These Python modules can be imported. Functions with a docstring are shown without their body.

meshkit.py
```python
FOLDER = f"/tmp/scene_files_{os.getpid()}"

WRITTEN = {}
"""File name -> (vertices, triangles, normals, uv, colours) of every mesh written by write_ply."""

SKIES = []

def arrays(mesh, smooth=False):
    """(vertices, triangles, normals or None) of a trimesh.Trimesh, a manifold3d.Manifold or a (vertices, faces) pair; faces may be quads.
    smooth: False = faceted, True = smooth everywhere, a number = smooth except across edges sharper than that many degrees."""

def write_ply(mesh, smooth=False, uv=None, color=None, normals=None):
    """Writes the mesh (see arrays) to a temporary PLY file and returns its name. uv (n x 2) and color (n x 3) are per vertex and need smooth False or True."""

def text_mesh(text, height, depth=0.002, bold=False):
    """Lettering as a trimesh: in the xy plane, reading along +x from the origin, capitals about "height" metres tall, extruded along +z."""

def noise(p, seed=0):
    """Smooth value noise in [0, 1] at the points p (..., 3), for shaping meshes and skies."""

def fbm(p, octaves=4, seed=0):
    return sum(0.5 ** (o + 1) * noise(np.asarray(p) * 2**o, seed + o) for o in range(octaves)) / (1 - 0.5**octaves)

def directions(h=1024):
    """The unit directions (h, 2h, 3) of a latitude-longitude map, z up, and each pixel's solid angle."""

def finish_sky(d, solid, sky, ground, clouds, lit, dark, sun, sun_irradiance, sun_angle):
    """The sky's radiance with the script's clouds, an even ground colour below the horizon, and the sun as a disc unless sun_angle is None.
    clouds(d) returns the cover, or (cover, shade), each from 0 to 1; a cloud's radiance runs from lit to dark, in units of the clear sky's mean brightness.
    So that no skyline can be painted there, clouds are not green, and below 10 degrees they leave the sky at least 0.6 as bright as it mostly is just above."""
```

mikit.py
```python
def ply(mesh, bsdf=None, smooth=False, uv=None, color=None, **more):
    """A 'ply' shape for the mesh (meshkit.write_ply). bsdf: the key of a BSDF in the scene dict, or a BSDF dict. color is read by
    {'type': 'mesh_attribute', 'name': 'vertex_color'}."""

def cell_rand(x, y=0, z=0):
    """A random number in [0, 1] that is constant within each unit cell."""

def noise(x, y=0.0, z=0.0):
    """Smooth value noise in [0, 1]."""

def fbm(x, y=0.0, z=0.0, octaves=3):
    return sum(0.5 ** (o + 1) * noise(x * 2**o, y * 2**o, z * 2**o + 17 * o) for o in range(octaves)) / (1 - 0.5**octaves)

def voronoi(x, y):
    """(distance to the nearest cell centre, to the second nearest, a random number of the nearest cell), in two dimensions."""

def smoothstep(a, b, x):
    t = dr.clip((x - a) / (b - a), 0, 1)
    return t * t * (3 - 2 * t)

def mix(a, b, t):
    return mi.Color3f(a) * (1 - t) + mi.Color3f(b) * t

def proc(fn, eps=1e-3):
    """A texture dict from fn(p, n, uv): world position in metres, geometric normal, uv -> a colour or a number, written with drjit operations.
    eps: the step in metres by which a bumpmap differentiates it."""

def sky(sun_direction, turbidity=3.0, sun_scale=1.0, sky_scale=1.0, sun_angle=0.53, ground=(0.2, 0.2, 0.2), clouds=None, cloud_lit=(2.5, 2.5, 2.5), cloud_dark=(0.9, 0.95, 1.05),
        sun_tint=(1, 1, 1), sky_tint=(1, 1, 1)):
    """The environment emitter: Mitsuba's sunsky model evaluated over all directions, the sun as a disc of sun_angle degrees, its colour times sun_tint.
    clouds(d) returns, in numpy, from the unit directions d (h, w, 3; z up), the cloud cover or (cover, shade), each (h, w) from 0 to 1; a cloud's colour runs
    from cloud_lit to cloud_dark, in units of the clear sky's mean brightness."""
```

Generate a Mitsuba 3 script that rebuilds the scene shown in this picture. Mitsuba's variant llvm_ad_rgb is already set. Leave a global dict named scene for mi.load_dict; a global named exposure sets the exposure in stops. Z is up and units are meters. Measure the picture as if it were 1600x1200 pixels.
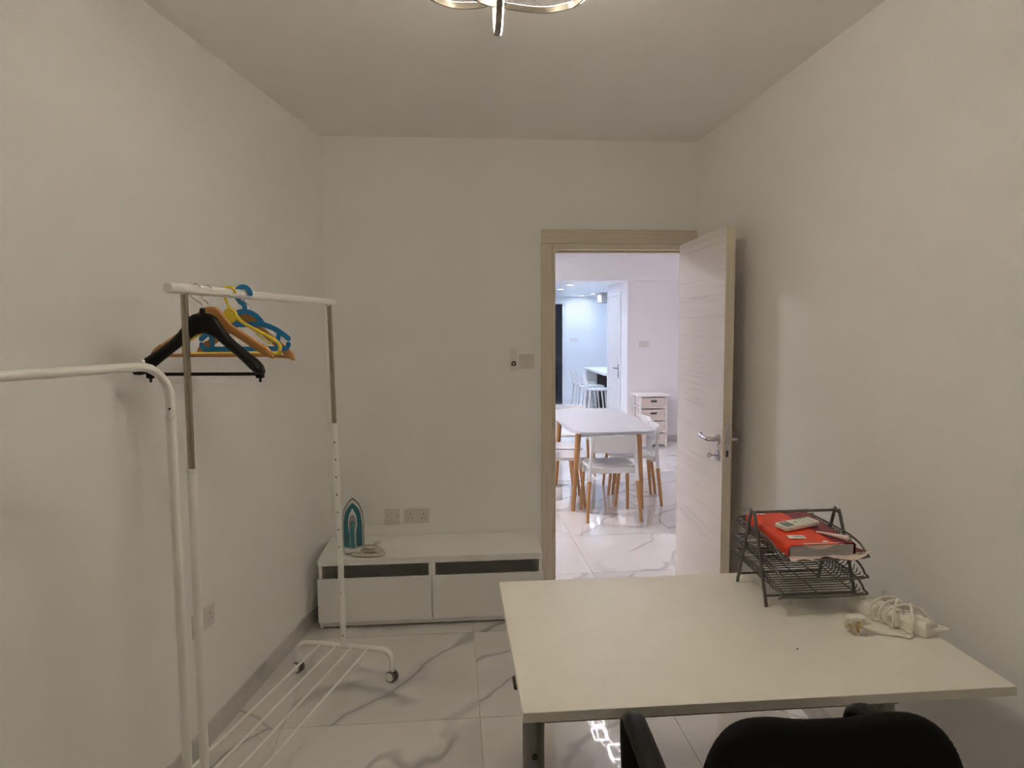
import math
import numpy as np
import trimesh
import shapely
from shapely.geometry import Polygon, LineString, Point, box as sbox
from shapely import affinity
import drjit as dr
import mitsuba as mi
import mikit
import meshkit
from mikit import proc, noise, fbm, cell_rand, smoothstep, mix

scene = {"type": "scene"}
labels = {}
T4 = mi.ScalarTransform4f

# ------------------------------------------------------------------ camera, exposure
EYE = 1.6033
PITCH, YAW, ROLL = np.radians([4.7429, 4.8891, -0.3725])
_fw = np.array([math.sin(YAW) * math.cos(PITCH), math.cos(YAW) * math.cos(PITCH), -math.sin(PITCH)])
_r = np.cross(_fw, [0, 0, 1]); _r /= np.linalg.norm(_r)
_u = np.cross(_r, _fw)
_up = -_r * math.sin(ROLL) + _u * math.cos(ROLL)
scene["camera"] = {
    "type": "perspective", "fov": math.degrees(2 * math.atan(800 / 1077.1865)), "fov_axis": "x",
    "near_clip": 0.02, "far_clip": 100.0,
    "to_world": T4().look_at(origin=[0, 0, EYE], target=[float(v) for v in np.array([0, 0, EYE]) + _fw], up=[float(v) for v in _up]),
}
exposure = 0.0
# radiance of the LEDs (built with their lamps further down): study lamp, dining lamp, kitchen downlights
LED_STUDY = [v * 91.0 for v in (1.0, 0.895, 0.715)]
LED_DINING = [v * 48.0 for v in (1.0, 0.93, 1.0)]
LED_LIVING = [v * 130.0 for v in (1.0, 0.925, 0.96)]
LED_KITCHEN = [v * 420.0 for v in (0.66, 0.86, 1.18)]

# ------------------------------------------------------------------ room numbers
D, XL, XR, H = 4.0297, -0.7224, 1.4447, 2.6748
TL = math.tan(math.radians(9.7682))
def left_x(y): return XL + (y - D) * TL
YB = -1.0                       # wall behind the camera
D2 = D + 0.15                   # dining side of the partition
YF, YK, XP = 9.25, 14.1, 2.375  # dining far wall, kitchen back wall, passage side of the far wall block
XD0, XD1 = -1.8, 3.9            # dining left / right walls

# ------------------------------------------------------------------ helpers
def mat(key, **kw):
    d = {"type": "principled"}
    for k, v in kw.items():
        if k in ("bump", "bump_scale"): continue
        d[k] = {"type": "rgb", "value": list(v)} if isinstance(v, (tuple, list)) else v
    if "bump" in kw:
        d = {"type": "bumpmap", "arbitrary": kw["bump"], "bsdf": d, "scale": kw.get("bump_scale", 1.0)}
    scene[key] = {"type": "twosided", "bsdf": d}
    return key

def add(key, mesh, bsdf, smooth=30, label=None, cat=None, group=None, kind=None, **more):
    k, n = key, 0
    while k in scene:
        n += 1
        k = f"{key}_{n:03d}"
    d = mesh if isinstance(mesh, dict) else mikit.ply(mesh, bsdf, smooth=smooth, **more)
    scene[k] = d
    tag(k, label, cat, group, kind)
    return k

def tag(k, label=None, cat=None, group=None, kind=None):
    e = {}
    if label: e["label"] = label
    if cat: e["category"] = cat
    if group: e["group"] = group
    if kind: e["kind"] = kind
    if e: labels[k] = {**labels.get(k, {}), **e}

_roots = set()
def root(name, label, cat=None, group=None, kind=None):
    k, n = name, 0
    while k in _roots or k in scene:
        n += 1
        k = f"{name}_{n:03d}"
    _roots.add(k)
    tag(k, label, cat, group, kind)
    return k

def M(loc=(0, 0, 0), rz=0, rx=0, ry=0):
    from trimesh.transformations import rotation_matrix as R, translation_matrix as TM
    return TM(loc) @ R(math.radians(rz), [0, 0, 1]) @ R(math.radians(ry), [0, 1, 0]) @ R(math.radians(rx), [1, 0, 0])

def tr(mesh, m):
    mesh = mesh.copy(); mesh.apply_transform(m); return mesh

def cat(*ms):
    return trimesh.util.concatenate([m for m in ms])

def box(x0, x1, y0, y1, z0, z1, b=0.0):
    if b <= 0:
        m = trimesh.creation.box((x1 - x0, y1 - y0, z1 - z0))
        m.apply_translation(((x0 + x1) / 2, (y0 + y1) / 2, (z0 + z1) / 2))
        return m
    P = []
    for x, sx in ((x0, 1), (x1, -1)):
        for y, sy in ((y0, 1), (y1, -1)):
            for z, sz in ((z0, 1), (z1, -1)):
                P += [(x + sx * b, y + sy * b, z), (x + sx * b, y, z + sz * b), (x, y + sy * b, z + sz * b)]
    return trimesh.Trimesh(P).convex_hull

def catmull(P, n=8, closed=False):
    P = [np.asarray(p, float) for p in P]
    N = len(P); out = []
    segs = N if closed else N - 1
    for i in range(segs):
        p0 = P[(i - 1) % N] if closed else P[max(i - 1, 0)]
        p1, p2 = P[i % N], P[(i + 1) % N]
        p3 = P[(i + 2) % N] if closed else P[min(i + 2, N - 1)]
        for k in range(n):
            t = k / n
            out.append(.5 * (2 * p1 + (p2 - p0) * t + (2 * p0 - 5 * p1 + 4 * p2 - p3) * t * t + (3 * p1 - p0 - 3 * p2 + p3) * t ** 3))
    if not closed: out.append(P[-1])
    return np.array(out)

def frames(P, closed=False, up=None):
    P = np.asarray(P, float)
    t = (np.roll(P, -1, 0) - np.roll(P, 1, 0)) if closed else np.gradient(P, axis=0)
    t /= np.linalg.norm(t, axis=1, keepdims=True) + 1e-12
    if up is not None:
        a = np.cross(np.broadcast_to(np.asarray(up, float), t.shape), t)
        a /= np.linalg.norm(a, axis=1, keepdims=True) + 1e-12
        return t, a, np.cross(t, a)
    a = np.cross(t[0], [0, 0, 1.0] if abs(t[0][2]) < .9 else [1.0, 0, 0]); a /= np.linalg.norm(a)
    A = []
    for k in range(len(P)):
        a = a - t[k] * (a @ t[k]); a /= np.linalg.norm(a); A.append(a)
    A = np.array(A)
    return t, A, np.cross(t, A)

def sweep(P, section, closed=False, up=None, scale=None):
    """section: (n,2) closed outline; swept along P, ends capped by fans."""
    P = np.asarray(P, float); S = np.asarray(section, float)
    t, a, b = frames(P, closed, up)
    sc = np.ones(len(P)) if scale is None else np.asarray(scale, float)
    V = P[:, None] + sc[:, None, None] * (S[None, :, :1] * a[:, None] + S[None, :, 1:] * b[:, None])
    n, m = len(P), len(S); F = []
    for i in range(n if closed else n - 1):
        for j in range(m):
            q = [i * m + j, i * m + (j + 1) % m, ((i + 1) % n) * m + (j + 1) % m, ((i + 1) % n) * m + j]
            F += [[q[0], q[1], q[2]], [q[0], q[2], q[3]]]
    V = V.reshape(-1, 3)
    if not closed:
        V = np.vstack([V, P[0], P[-1]])
        for j in range(m):
            F.append([n * m, (j + 1) % m, j])
            F.append([n * m + 1, (n - 1) * m + j, (n - 1) * m + (j + 1) % m])
    me = trimesh.Trimesh(V, F, process=False)
    if me.volume < 0: me.invert()
    return me

def circ(r, n=12, ry=None):
    a = np.arange(n) * 2 * np.pi / n
    return np.stack([r * np.cos(a), (ry or r) * np.sin(a)], 1)

def rect(w, h): return np.array([(-w / 2, -h / 2), (w / 2, -h / 2), (w / 2, h / 2), (-w / 2, h / 2)])

def tube(P, r, n=12, closed=False, scale=None):
    return sweep(P, circ(r, n), closed, scale=scale)

def cyl(p0, p1, r, r1=None, n=20, b=0.0):
    """A cylinder or cone from p0 to p1, ends slightly rounded by b."""
    p0, p1 = np.asarray(p0, float), np.asarray(p1, float)
    r1 = r if r1 is None else r1
    L = np.linalg.norm(p1 - p0)
    prof = [(0, 0), (r - b, 0), (r, b), (r1, L - b), (r1 - b, L), (0, L)] if b > 0 else [(0, 0), (r, 0), (r1, L), (0, L)]
    m = trimesh.creation.revolve(prof, sections=n)
    m.apply_transform(trimesh.geometry.align_vectors([0, 0, 1], (p1 - p0) / L))
    m.apply_translation(p0)
    return m

def lathe(prof, n=32, m=None):
    me = trimesh.creation.revolve(prof, sections=n)
    if m is not None: me.apply_transform(m)
    return me

def hull(*ms): return trimesh.util.concatenate(ms).convex_hull
def ball(p, r, s=2):
    m = trimesh.creation.icosphere(s, r); m.apply_translation(p); return m

def plate(poly, h, b=0.0):
    """shapely polygon extruded to height h along z, edges eased by b."""
    polys = list(getattr(poly, "geoms", [poly]))
    out = []
    for p in polys:
        if b <= 0:
            out.append(trimesh.creation.extrude_polygon(p, h, engine="earcut"))
        else:
            for off, z0, z1 in ((b, 0, h), (b * .4, b * .35, h - b * .35), (0, b, h - b)):
                q = p.buffer(-off, join_style=1) if off else p
                for g in getattr(q, "geoms", [q]):
                    if g.is_empty: continue
                    e = trimesh.creation.extrude_polygon(g, z1 - z0, engine="earcut"); e.apply_translation((0, 0, z0)); out.append(e)
    return trimesh.util.concatenate(out)

def pillow(poly, th, R, step):
    """A softly rounded slab: full thickness th inside, rolling off to nothing within R of the outline."""
    from scipy.spatial import Delaunay
    pts = []
    for off in (0, .06, .2, .45, .8):
        q = poly.buffer(-off * R) if off else poly
        for g_ in getattr(q, "geoms", [q]):
            if g_.is_empty: continue
            for ring in [g_.exterior, *g_.interiors]:
                n = max(8, int(ring.length / step))
                pts += [(p.x, p.y) for p in (ring.interpolate(k / n, normalized=True) for k in range(n))]
    nb = len(pts)
    x0, y0, x1, y1 = poly.bounds
    gx, gy = np.meshgrid(np.arange(x0, x1, step), np.arange(y0, y1, step))
    inner = poly.buffer(-R)
    pts += [(x, y) for x, y in zip(gx.ravel(), gy.ravel()) if not inner.is_empty and inner.contains(Point(x, y))]
    P = np.array(pts)
    tri = Delaunay(P).simplices
    keep = shapely.contains_xy(poly.buffer(1e-6), *P[tri].mean(1).T)
    tri = tri[keep]
    d = shapely.distance(shapely.points(P), poly.boundary)
    h = th / 2 * np.sqrt(np.maximum(0, 1 - (1 - np.clip(d / R, 0, 1)) ** 2)); h[d < 1e-7] = 0
    a = P[tri]; flip = np.cross(a[:, 1] - a[:, 0], a[:, 2] - a[:, 0]) < 0
    tri[flip] = tri[flip][:, ::-1]
    n = len(P)
    m = trimesh.Trimesh(np.vstack([np.c_[P, th / 2 + h], np.c_[P, th / 2 - h]]), np.vstack([tri, tri[:, ::-1] + n]), process=False)
    m.merge_vertices(); return m

def standing(m):
    """xy-plane plate -> xz-plane, facing -y (thickness towards +y)."""
    R = np.array([[1, 0, 0, 0], [0, 0, 1, 0], [0, 1, 0, 0], [0, 0, 0, 1.0]])
    m = m.copy(); m.apply_transform(R); m.invert() if m.volume < 0 else None
    return m

def rrect(x0, x1, y0, y1, r): return sbox(x0 + r, y0 + r, x1 - r, y1 - r).buffer(r, quad_segs=6)

def mirror_outline(half):
    return Polygon(list(half) + [(-x, z) for x, z in reversed(half) if abs(x) > 1e-6])

# ------------------------------------------------------------------ materials
def paint_bump(p, n, uv): return 0.0006 * fbm(p.x * 55, p.y * 55, p.z * 55, 2)
mat("m_wall", base_color=(0.89, 0.885, 0.865), roughness=0.55, specular=0.3, bump=proc(paint_bump, 2e-3), bump_scale=1.0)
mat("m_ceiling", base_color=(0.80, 0.79, 0.77), roughness=0.7, specular=0.2)
mat("m_dining_wall", base_color=(0.87, 0.84, 0.855), roughness=0.6, specular=0.25)
mat("m_kitchen_wall", base_color=(0.82, 0.84, 0.86), roughness=0.35, specular=0.4)

TW, TH, GX, GY = 0.7957, 0.80, 0.0916, 2.7177
def marble(p, n, uv):
    cx, cy = dr.floor((p.x - GX) / TW), dr.floor((p.y - GY) / TH)
    ox, oy = 37.8 * cell_rand(cx, cy, 5), 37.8 * cell_rand(cx, cy, 6)
    x, y = p.x + ox, p.y + oy + p.z
    a, b = 0.70 * x + 0.71 * y, 0.71 * x - 0.70 * y
    w = fbm(x * 1.9, y * 1.9, 3.0, 4)
    w2 = fbm(x * 4.5 + 7, y * 4.5, 9.0, 3)
    v1 = dr.abs(noise(a * 0.8 + 0.25 * w2, b * 3.1 + 0.8 * w + 0.22 * w2 + 5, 1.0) - 0.5)
    v2 = dr.abs(noise(a * 2.5 + 0.8 * w + 0.2 * w2 + 11, b * 0.9 + 0.25 * w2, 2.0) - 0.5)
    k1 = (1 - smoothstep(0.0, 0.030, v1)) * smoothstep(0.22, 0.52, noise(a * 1.7, b * 2.1, 4.0))
    k1s = (1 - smoothstep(0.0, 0.16, v1)) * smoothstep(0.36, 0.75, noise(a * 1.7 + 3, b * 1.7, 6.0))
    k2 = (1 - smoothstep(0.0, 0.024, v2)) * smoothstep(0.42, 0.66, noise(a * 2.2, b * 2.2, 8.0))
    cloud = smoothstep(0.42, 0.75, fbm(a * 1.0, b * 2.0, 12.0, 3))
    t = dr.clip(0.52 * k1 + 0.26 * k1s + 0.44 * k2 + 0.12 * cloud, 0, 0.85)
    return mix((0.80, 0.78, 0.76), (0.25, 0.235, 0.235), t)
scene["m_tile"] = {"type": "twosided", "bsdf": {"type": "principled", "base_color": proc(marble), "roughness": 0.035, "specular": 0.5}}
def marble_grey(p, n, uv):
    w = fbm(p.x * 3 + p.z * 5, p.y * 3, p.z * 4, 3)
    return mix((0.54, 0.525, 0.505), (0.36, 0.345, 0.335), smoothstep(0.4, 0.68, w))
scene["m_skirting"] = {"type": "twosided", "bsdf": {"type": "principled", "base_color": proc(marble_grey), "roughness": 0.2, "specular": 0.5}}
mat("m_grout", base_color=(0.55, 0.53, 0.50), roughness=0.9)

def grain(u, v, w, lo, hi, f):
    wob = 0.010 * fbm(u * 2.0, v * 1.3, w, 2)
    s = noise((v + wob) * f, u * 2.2, w * 7)
    s2 = noise((v + wob) * f * 3.1 + 9, u * 5.0, w * 5)
    dark = smoothstep(0.55, 0.85, 0.65 * s + 0.35 * s2)
    fine = noise(v * f * 7, u * 9.0, 3.0)
    return mix(lo, hi, dr.clip(0.85 * dark + 0.15 * fine, 0, 1))
def wood_leaf(p, n, uv): return grain(p.y, p.z, 1.0, (0.82, 0.755, 0.71), (0.715, 0.65, 0.60), 190)
def wood_casing(p, n, uv): return grain(p.z, p.x + p.y, 1.0, (0.69, 0.615, 0.505), (0.57, 0.495, 0.395), 120)
def wood_head(p, n, uv): return grain(p.x, p.z, 1.0, (0.69, 0.615, 0.505), (0.57, 0.495, 0.395), 120)
for nm, fn in (("m_leaf", wood_leaf), ("m_casing", wood_casing), ("m_casing_head", wood_head)):
    scene[nm] = {"type": "twosided", "bsdf": {"type": "principled", "base_color": proc(fn), "roughness": 0.42, "specular": 0.4}}
def wood_warm(p, n, uv): return grain(p.z, p.x + p.y, 2.0, (0.47, 0.245, 0.095), (0.35, 0.165, 0.06), 60)
scene["m_beech"] = {"type": "twosided", "bsdf": {"type": "principled", "base_color": proc(wood_warm), "roughness": 0.45, "specular": 0.4}}
def wood_hanger(p, n, uv): return grain(p.x, p.z, 2.0, (0.50, 0.235, 0.075), (0.36, 0.15, 0.042), 90)
scene["m_hanger_wood"] = {"type": "twosided", "bsdf": {"type": "principled", "base_color": proc(wood_hanger), "roughness": 0.3, "specular": 0.5}}

mat("m_white_metal", base_color=(0.90, 0.885, 0.85), roughness=0.32, specular=0.5)
mat("m_white_lacquer", base_color=(0.85, 0.845, 0.825), roughness=0.22, specular=0.5)
mat("m_white_front", base_color=(0.84, 0.835, 0.815), roughness=0.35, specular=0.45)
mat("m_white_plastic", base_color=(0.80, 0.795, 0.775), roughness=0.4, specular=0.45)
mat("m_socket", base_color=(0.73, 0.69, 0.67), roughness=0.35, specular=0.5)
def desk_col(p, n, uv): return mix((0.84, 0.81, 0.745), (0.81, 0.78, 0.71), fbm(p.x * 30, p.y * 30, p.z * 30, 3))
scene["m_desk"] = {"type": "twosided", "bsdf": {"type": "principled", "base_color": proc(desk_col), "roughness": 0.38, "specular": 0.4}}
mat("m_desk_edge", base_color=(0.80, 0.77, 0.69), roughness=0.4)
mat("m_grey_steel", base_color=(0.17, 0.168, 0.16), roughness=0.35, metallic=0.3)
mat("m_dark", base_color=(0.018, 0.017, 0.016), roughness=0.5)
mat("m_black_fabric", base_color=(0.006, 0.006, 0.006), roughness=0.85, specular=0.15)
mat("m_black_plastic", base_color=(0.006, 0.0055, 0.005), roughness=0.45, specular=0.15)
mat("m_caster_tyre", base_color=(0.10, 0.095, 0.09), roughness=0.5)
scene["m_chrome"] = {"type": "twosided", "bsdf": {"type": "roughconductor", "material": "Cr", "alpha": 0.08}}
scene["m_steel"] = {"type": "twosided", "bsdf": {"type": "roughconductor", "material": "Cr", "alpha": 0.22}}
mat("m_lamp_metal", base_color=(0.30, 0.27, 0.23), roughness=0.3, metallic=1.0)
mat("m_post_steel", base_color=(0.36, 0.32, 0.255), roughness=0.12, metallic=1.0)
mat("m_wire", base_color=(0.14, 0.135, 0.128), roughness=0.35, metallic=0.6)
mat("m_blue", base_color=(0.012, 0.155, 0.36), roughness=0.35, specular=0.5)
mat("m_yellow", base_color=(0.75, 0.58, 0.05), roughness=0.35, specular=0.5)
mat("m_teal", base_color=(0.015, 0.135, 0.165), roughness=0.16, specular=0.6, clearcoat=0.6)
mat("m_iron_white", base_color=(0.76, 0.755, 0.74), roughness=0.25, specular=0.5)
mat("m_iron_grey", base_color=(0.33, 0.32, 0.31), roughness=0.25, specular=0.5)
mat("m_soleplate", base_color=(0.23, 0.20, 0.16), roughness=0.3, metallic=0.7)
def braid(p, n, uv): return mix((0.72, 0.68, 0.60), (0.30, 0.27, 0.23), smoothstep(0.52, 0.70, noise(p.x * 420, p.y * 420, p.z * 420)))
scene["m_braid"] = {"type": "twosided", "bsdf": {"type": "principled", "base_color": proc(braid), "roughness": 0.9, "specular": 0.1}}
def wrap_bump(p, n, uv): return 0.0035 * fbm(p.x * 38, p.y * 120, p.z * 60, 3)
scene["m_wrap_red"] = {"type": "twosided", "bsdf": {"type": "bumpmap", "arbitrary": proc(wrap_bump, 1e-3), "scale": 1.0, "bsdf": {"type": "principled", "base_color": {"type": "rgb", "value": [0.74, 0.055, 0.015]}, "roughness": 0.3, "specular": 0.5}}}
scene["m_wrap_maroon"] = {"type": "twosided", "bsdf": {"type": "bumpmap", "arbitrary": proc(wrap_bump, 1e-3), "scale": 1.0, "bsdf": {"type": "principled", "base_color": {"type": "rgb", "value": [0.16, 0.012, 0.022]}, "roughness": 0.3, "specular": 0.5}}}
def sheets(p, n, uv): return mix((0.52, 0.48, 0.48), (0.36, 0.33, 0.34), noise(p.z * 2600, p.x * 3, p.y * 3))
scene["m_paper_edge"] = {"type": "twosided", "bsdf": {"type": "principled", "base_color": proc(sheets), "roughness": 0.9}}
mat("m_wrap_inside", base_color=(0.80, 0.66, 0.62), roughness=0.6)
mat("m_paper", base_color=(0.80, 0.76, 0.74), roughness=0.7)
mat("m_print_grey", base_color=(0.42, 0.36, 0.40), roughness=0.7)
mat("m_remote", base_color=(0.80, 0.79, 0.74), roughness=0.35)
mat("m_lcd", base_color=(0.16, 0.18, 0.175), roughness=0.15, specular=0.6)
mat("m_button", base_color=(0.53, 0.56, 0.50), roughness=0.5)
mat("m_green", base_color=(0.33, 0.50, 0.20), roughness=0.5)
mat("m_cord", base_color=(0.86, 0.83, 0.75), roughness=0.4)
mat("m_brass", base_color=(0.60, 0.44, 0.18), roughness=0.25, metallic=1.0)
mat("m_chair_white", base_color=(0.80, 0.79, 0.775), roughness=0.42, specular=0.4)
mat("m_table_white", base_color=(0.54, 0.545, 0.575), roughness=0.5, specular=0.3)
mat("m_drawer_fabric", base_color=(0.70, 0.60, 0.555), roughness=0.85)
mat("m_kitchen_grey", base_color=(0.42, 0.39, 0.38), roughness=0.5)
mat("m_kitchen_dark", base_color=(0.055, 0.05, 0.052), roughness=0.5)
mat("m_night_glass", base_color=(0.006, 0.006, 0.008), roughness=0.04, specular=0.6)
mat("m_frame_white", base_color=(0.78, 0.76, 0.76), roughness=0.4)
mat("m_diffuser_off", base_color=(0.8, 0.8, 0.8), roughness=0.4)

def lit(mesh, rad, smooth=False):
    return mikit.ply(mesh, "m_diffuser_off", smooth=smooth, emitter={"type": "area", "radiance": {"type": "rgb", "value": list(rad)}})

# ================================================================== SETTING
# ---- floor: a screed with every tile a piece of its own
add("floor", box(-2.0, 4.2, YB - .1, YK + .1, -0.12, -0.004), "m_grout", False, "polished white marble tile floor with grey veins", kind="structure")
study = Polygon([(left_x(YB) - 0, YB), (XR, YB), (XR, D), (XL, D)])
door_gap = sbox(0.587, D - .001, 1.412, D2 + .001)
dining = sbox(XD0, D2, XD1, YF).union(sbox(XD0, YF - .001, XP, YK)).union(sbox(XP - .001, 10.45, XD1, YK))
area = study.union(door_gap).union(dining)
g = 0.0014
for i in range(-3, 5):
    for j in range(-5, 15):
        x0, y0 = GX + i * TW, GY + j * TH
        cell = sbox(x0 + g, y0 + g, x0 + TW - g, y0 + TH - g).intersection(area)
        for q in getattr(cell, "geoms", [cell]):
            if q.is_empty or q.area < 1e-4: continue
            m = plate(q, 0.004)
            m.apply_translation((0, 0, -0.004))
            add("floor__tile", m, "m_tile", False)

# ---- walls of the study
wl = Polygon([(left_x(YB), YB), (XL, D), (XL - .12, D), (left_x(YB) - .12, YB)])
add("wall_left", plate(wl, H), "m_wall", False, "slanting white painted wall behind the clothes racks", kind="structure")
add("wall_right", box(XR, XR + .1, YB, D, 0, H), "m_wall", False, "white painted wall beside the desk and open door", kind="structure")
add("wall_back", cat(box(XD0 - .1, 0.587, D, D2, 0, H), box(1.412, XD1 + .1, D, D2, 0, H), box(0.587, 1.412, D, D2, 2.082, H)),
    "m_wall", False, "white painted partition wall with the doorway", kind="structure")
add("wall_front", box(left_x(YB) - .12, XR + .1, YB - .1, YB, 0, H), "m_wall", False, "white wall behind the camera", kind="structure")
add("ceiling", box(-2.0, XD1 + .1, YB - .1, YF + .35, H, H + .1), "m_ceiling", False, "plain white ceiling", kind="structure")

# ---- skirting
def left_strip(y0, y1, w, z0, z1):
    return plate(Polygon([(left_x(y0), y0), (left_x(y1), y1), (left_x(y1) + w, y1 + .001), (left_x(y0) + w, y0)]), z1 - z0)
yy = [YB + .02, 0.1, 0.9, 1.7, 2.5, 3.3, D]
bl = root("baseboard_left", "grey marble skirting along the left wall", kind="structure")
for a, b in zip(yy[:-1], yy[1:]):
    add("baseboard_left__skirting_piece", left_strip(a + .001, b - .001, 0.011, 0, .086), "m_skirting", False)
add("baseboard_right", box(XR - .011, XR, YB, D, 0, .086), "m_skirting", False, "grey marble skirting along the right wall", kind="structure")
add("baseboard_back", box(XL + .012, 0.515, D - .011, D, 0, .086), "m_skirting", False, "grey marble skirting under the back wall", kind="structure")

# ---- door frame (trim_1) and open door leaf (door_1)
CX0, CX1, CZ = 0.517, 1.4445, 2.163
t1 = root("trim_1", "pale oak veneer door frame around the open doorway", kind="structure")
add("trim_1__casing", box(CX0, 0.585, D - .016, D, 0, 2.082, .003), "m_casing", False)
add("trim_1__casing", box(1.413, CX1, D - .016, D, 0, 2.082, .003), "m_casing", False)
add("trim_1__head_casing", box(CX0, CX1, D - .016, D, 2.0825, CZ, .003), "m_casing_head", False)
add("trim_1__jamb", box(0.586, 0.600, D - .012, D2 + .012, 0, 2.05), "m_casing", False)
add("trim_1__jamb", box(1.399, 1.4115, D - .012, D2 + .012, 0, 2.05), "m_casing", False)
add("trim_1__head_jamb", box(0.586, 1.4115, D - .012, D2 + .012, 2.05, 2.0815), "m_casing_head", False)
add("trim_1__stop", cat(box(.600, .6095, D + .045, D2 - .02, 0, 2.04), box(1.392, 1.399, D + .06, D2 - .02, 0, 2.04), box(.600, 1.399, D + .06, D2 - .02, 2.04, 2.05)), "m_casing", False)
add("trim_1__casing", box(CX0, .585, D2, D2 + .016, 0, 2.082, .003), "m_casing", False)
add("trim_1__casing", box(1.413, 1.49, D2, D2 + .016, 0, 2.082, .003), "m_casing", False)
add("trim_1__head_casing", box(CX0, 1.49, D2, D2 + .016, 2.0825, CZ, .003), "m_casing_head", False)

# the leaf: hinge edge near (1.331, 3.985), free edge at y 3.2
ang = math.degrees(math.atan2(1.331 - 1.2935, 3.985 - 3.2))      # leans 2.7 degrees
LM = M((1.331, 3.985, 0), rz=-ang)                                # local: x 0..0.045 thickness (to the wall), y 0..-0.786 width
d1 = root("door_1", "open pale oak veneer door standing against the right wall", kind="structure")
LW = 0.786
add("door_1__leaf", tr(box(0, .045, -LW, 0, .008, 2.072, .0015), LM), "m_leaf", False)
add("door_1__edge_band", tr(box(0.0005, .0445, -LW - .0012, -LW, .009, 2.071), LM), "m_casing", False)
def lever(side):
    """side -1: on the room face (x<0); +1: on the wall side"""
    x0 = 0 if side < 0 else .045
    s = side
    rose = cyl((x0, -LW + .06, 1.045), (x0 + s * .009, -LW + .06, 1.045), .026, n=28, b=.002)
    P = catmull([(x0 + s * .008, -LW + .06, 1.045), (x0 + s * .035, -LW + .06, 1.045), (x0 + s * .052, -LW + .068, 1.045), (x0 + s * .055, -LW + .10, 1.045), (x0 + s * .055, -LW + .15, 1.047), (x0 + s * .055, -LW + .17, 1.048), (x0 + s * .050, -LW + .19, 1.052)], 6)
    return cat(rose, tube(P, .0105, 14))
hd = add("door_1__lever_handle", tr(lever(-1), LM), "m_steel", 40)
add("door_1__lever_handle", tr(lever(1), LM), "m_steel", 40)
add("door_1__escutcheon", tr(cyl((0, -LW + .06, .965), (-.009, -LW + .06, .965), .026, n=28, b=.002), LM), "m_steel", 40)
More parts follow.
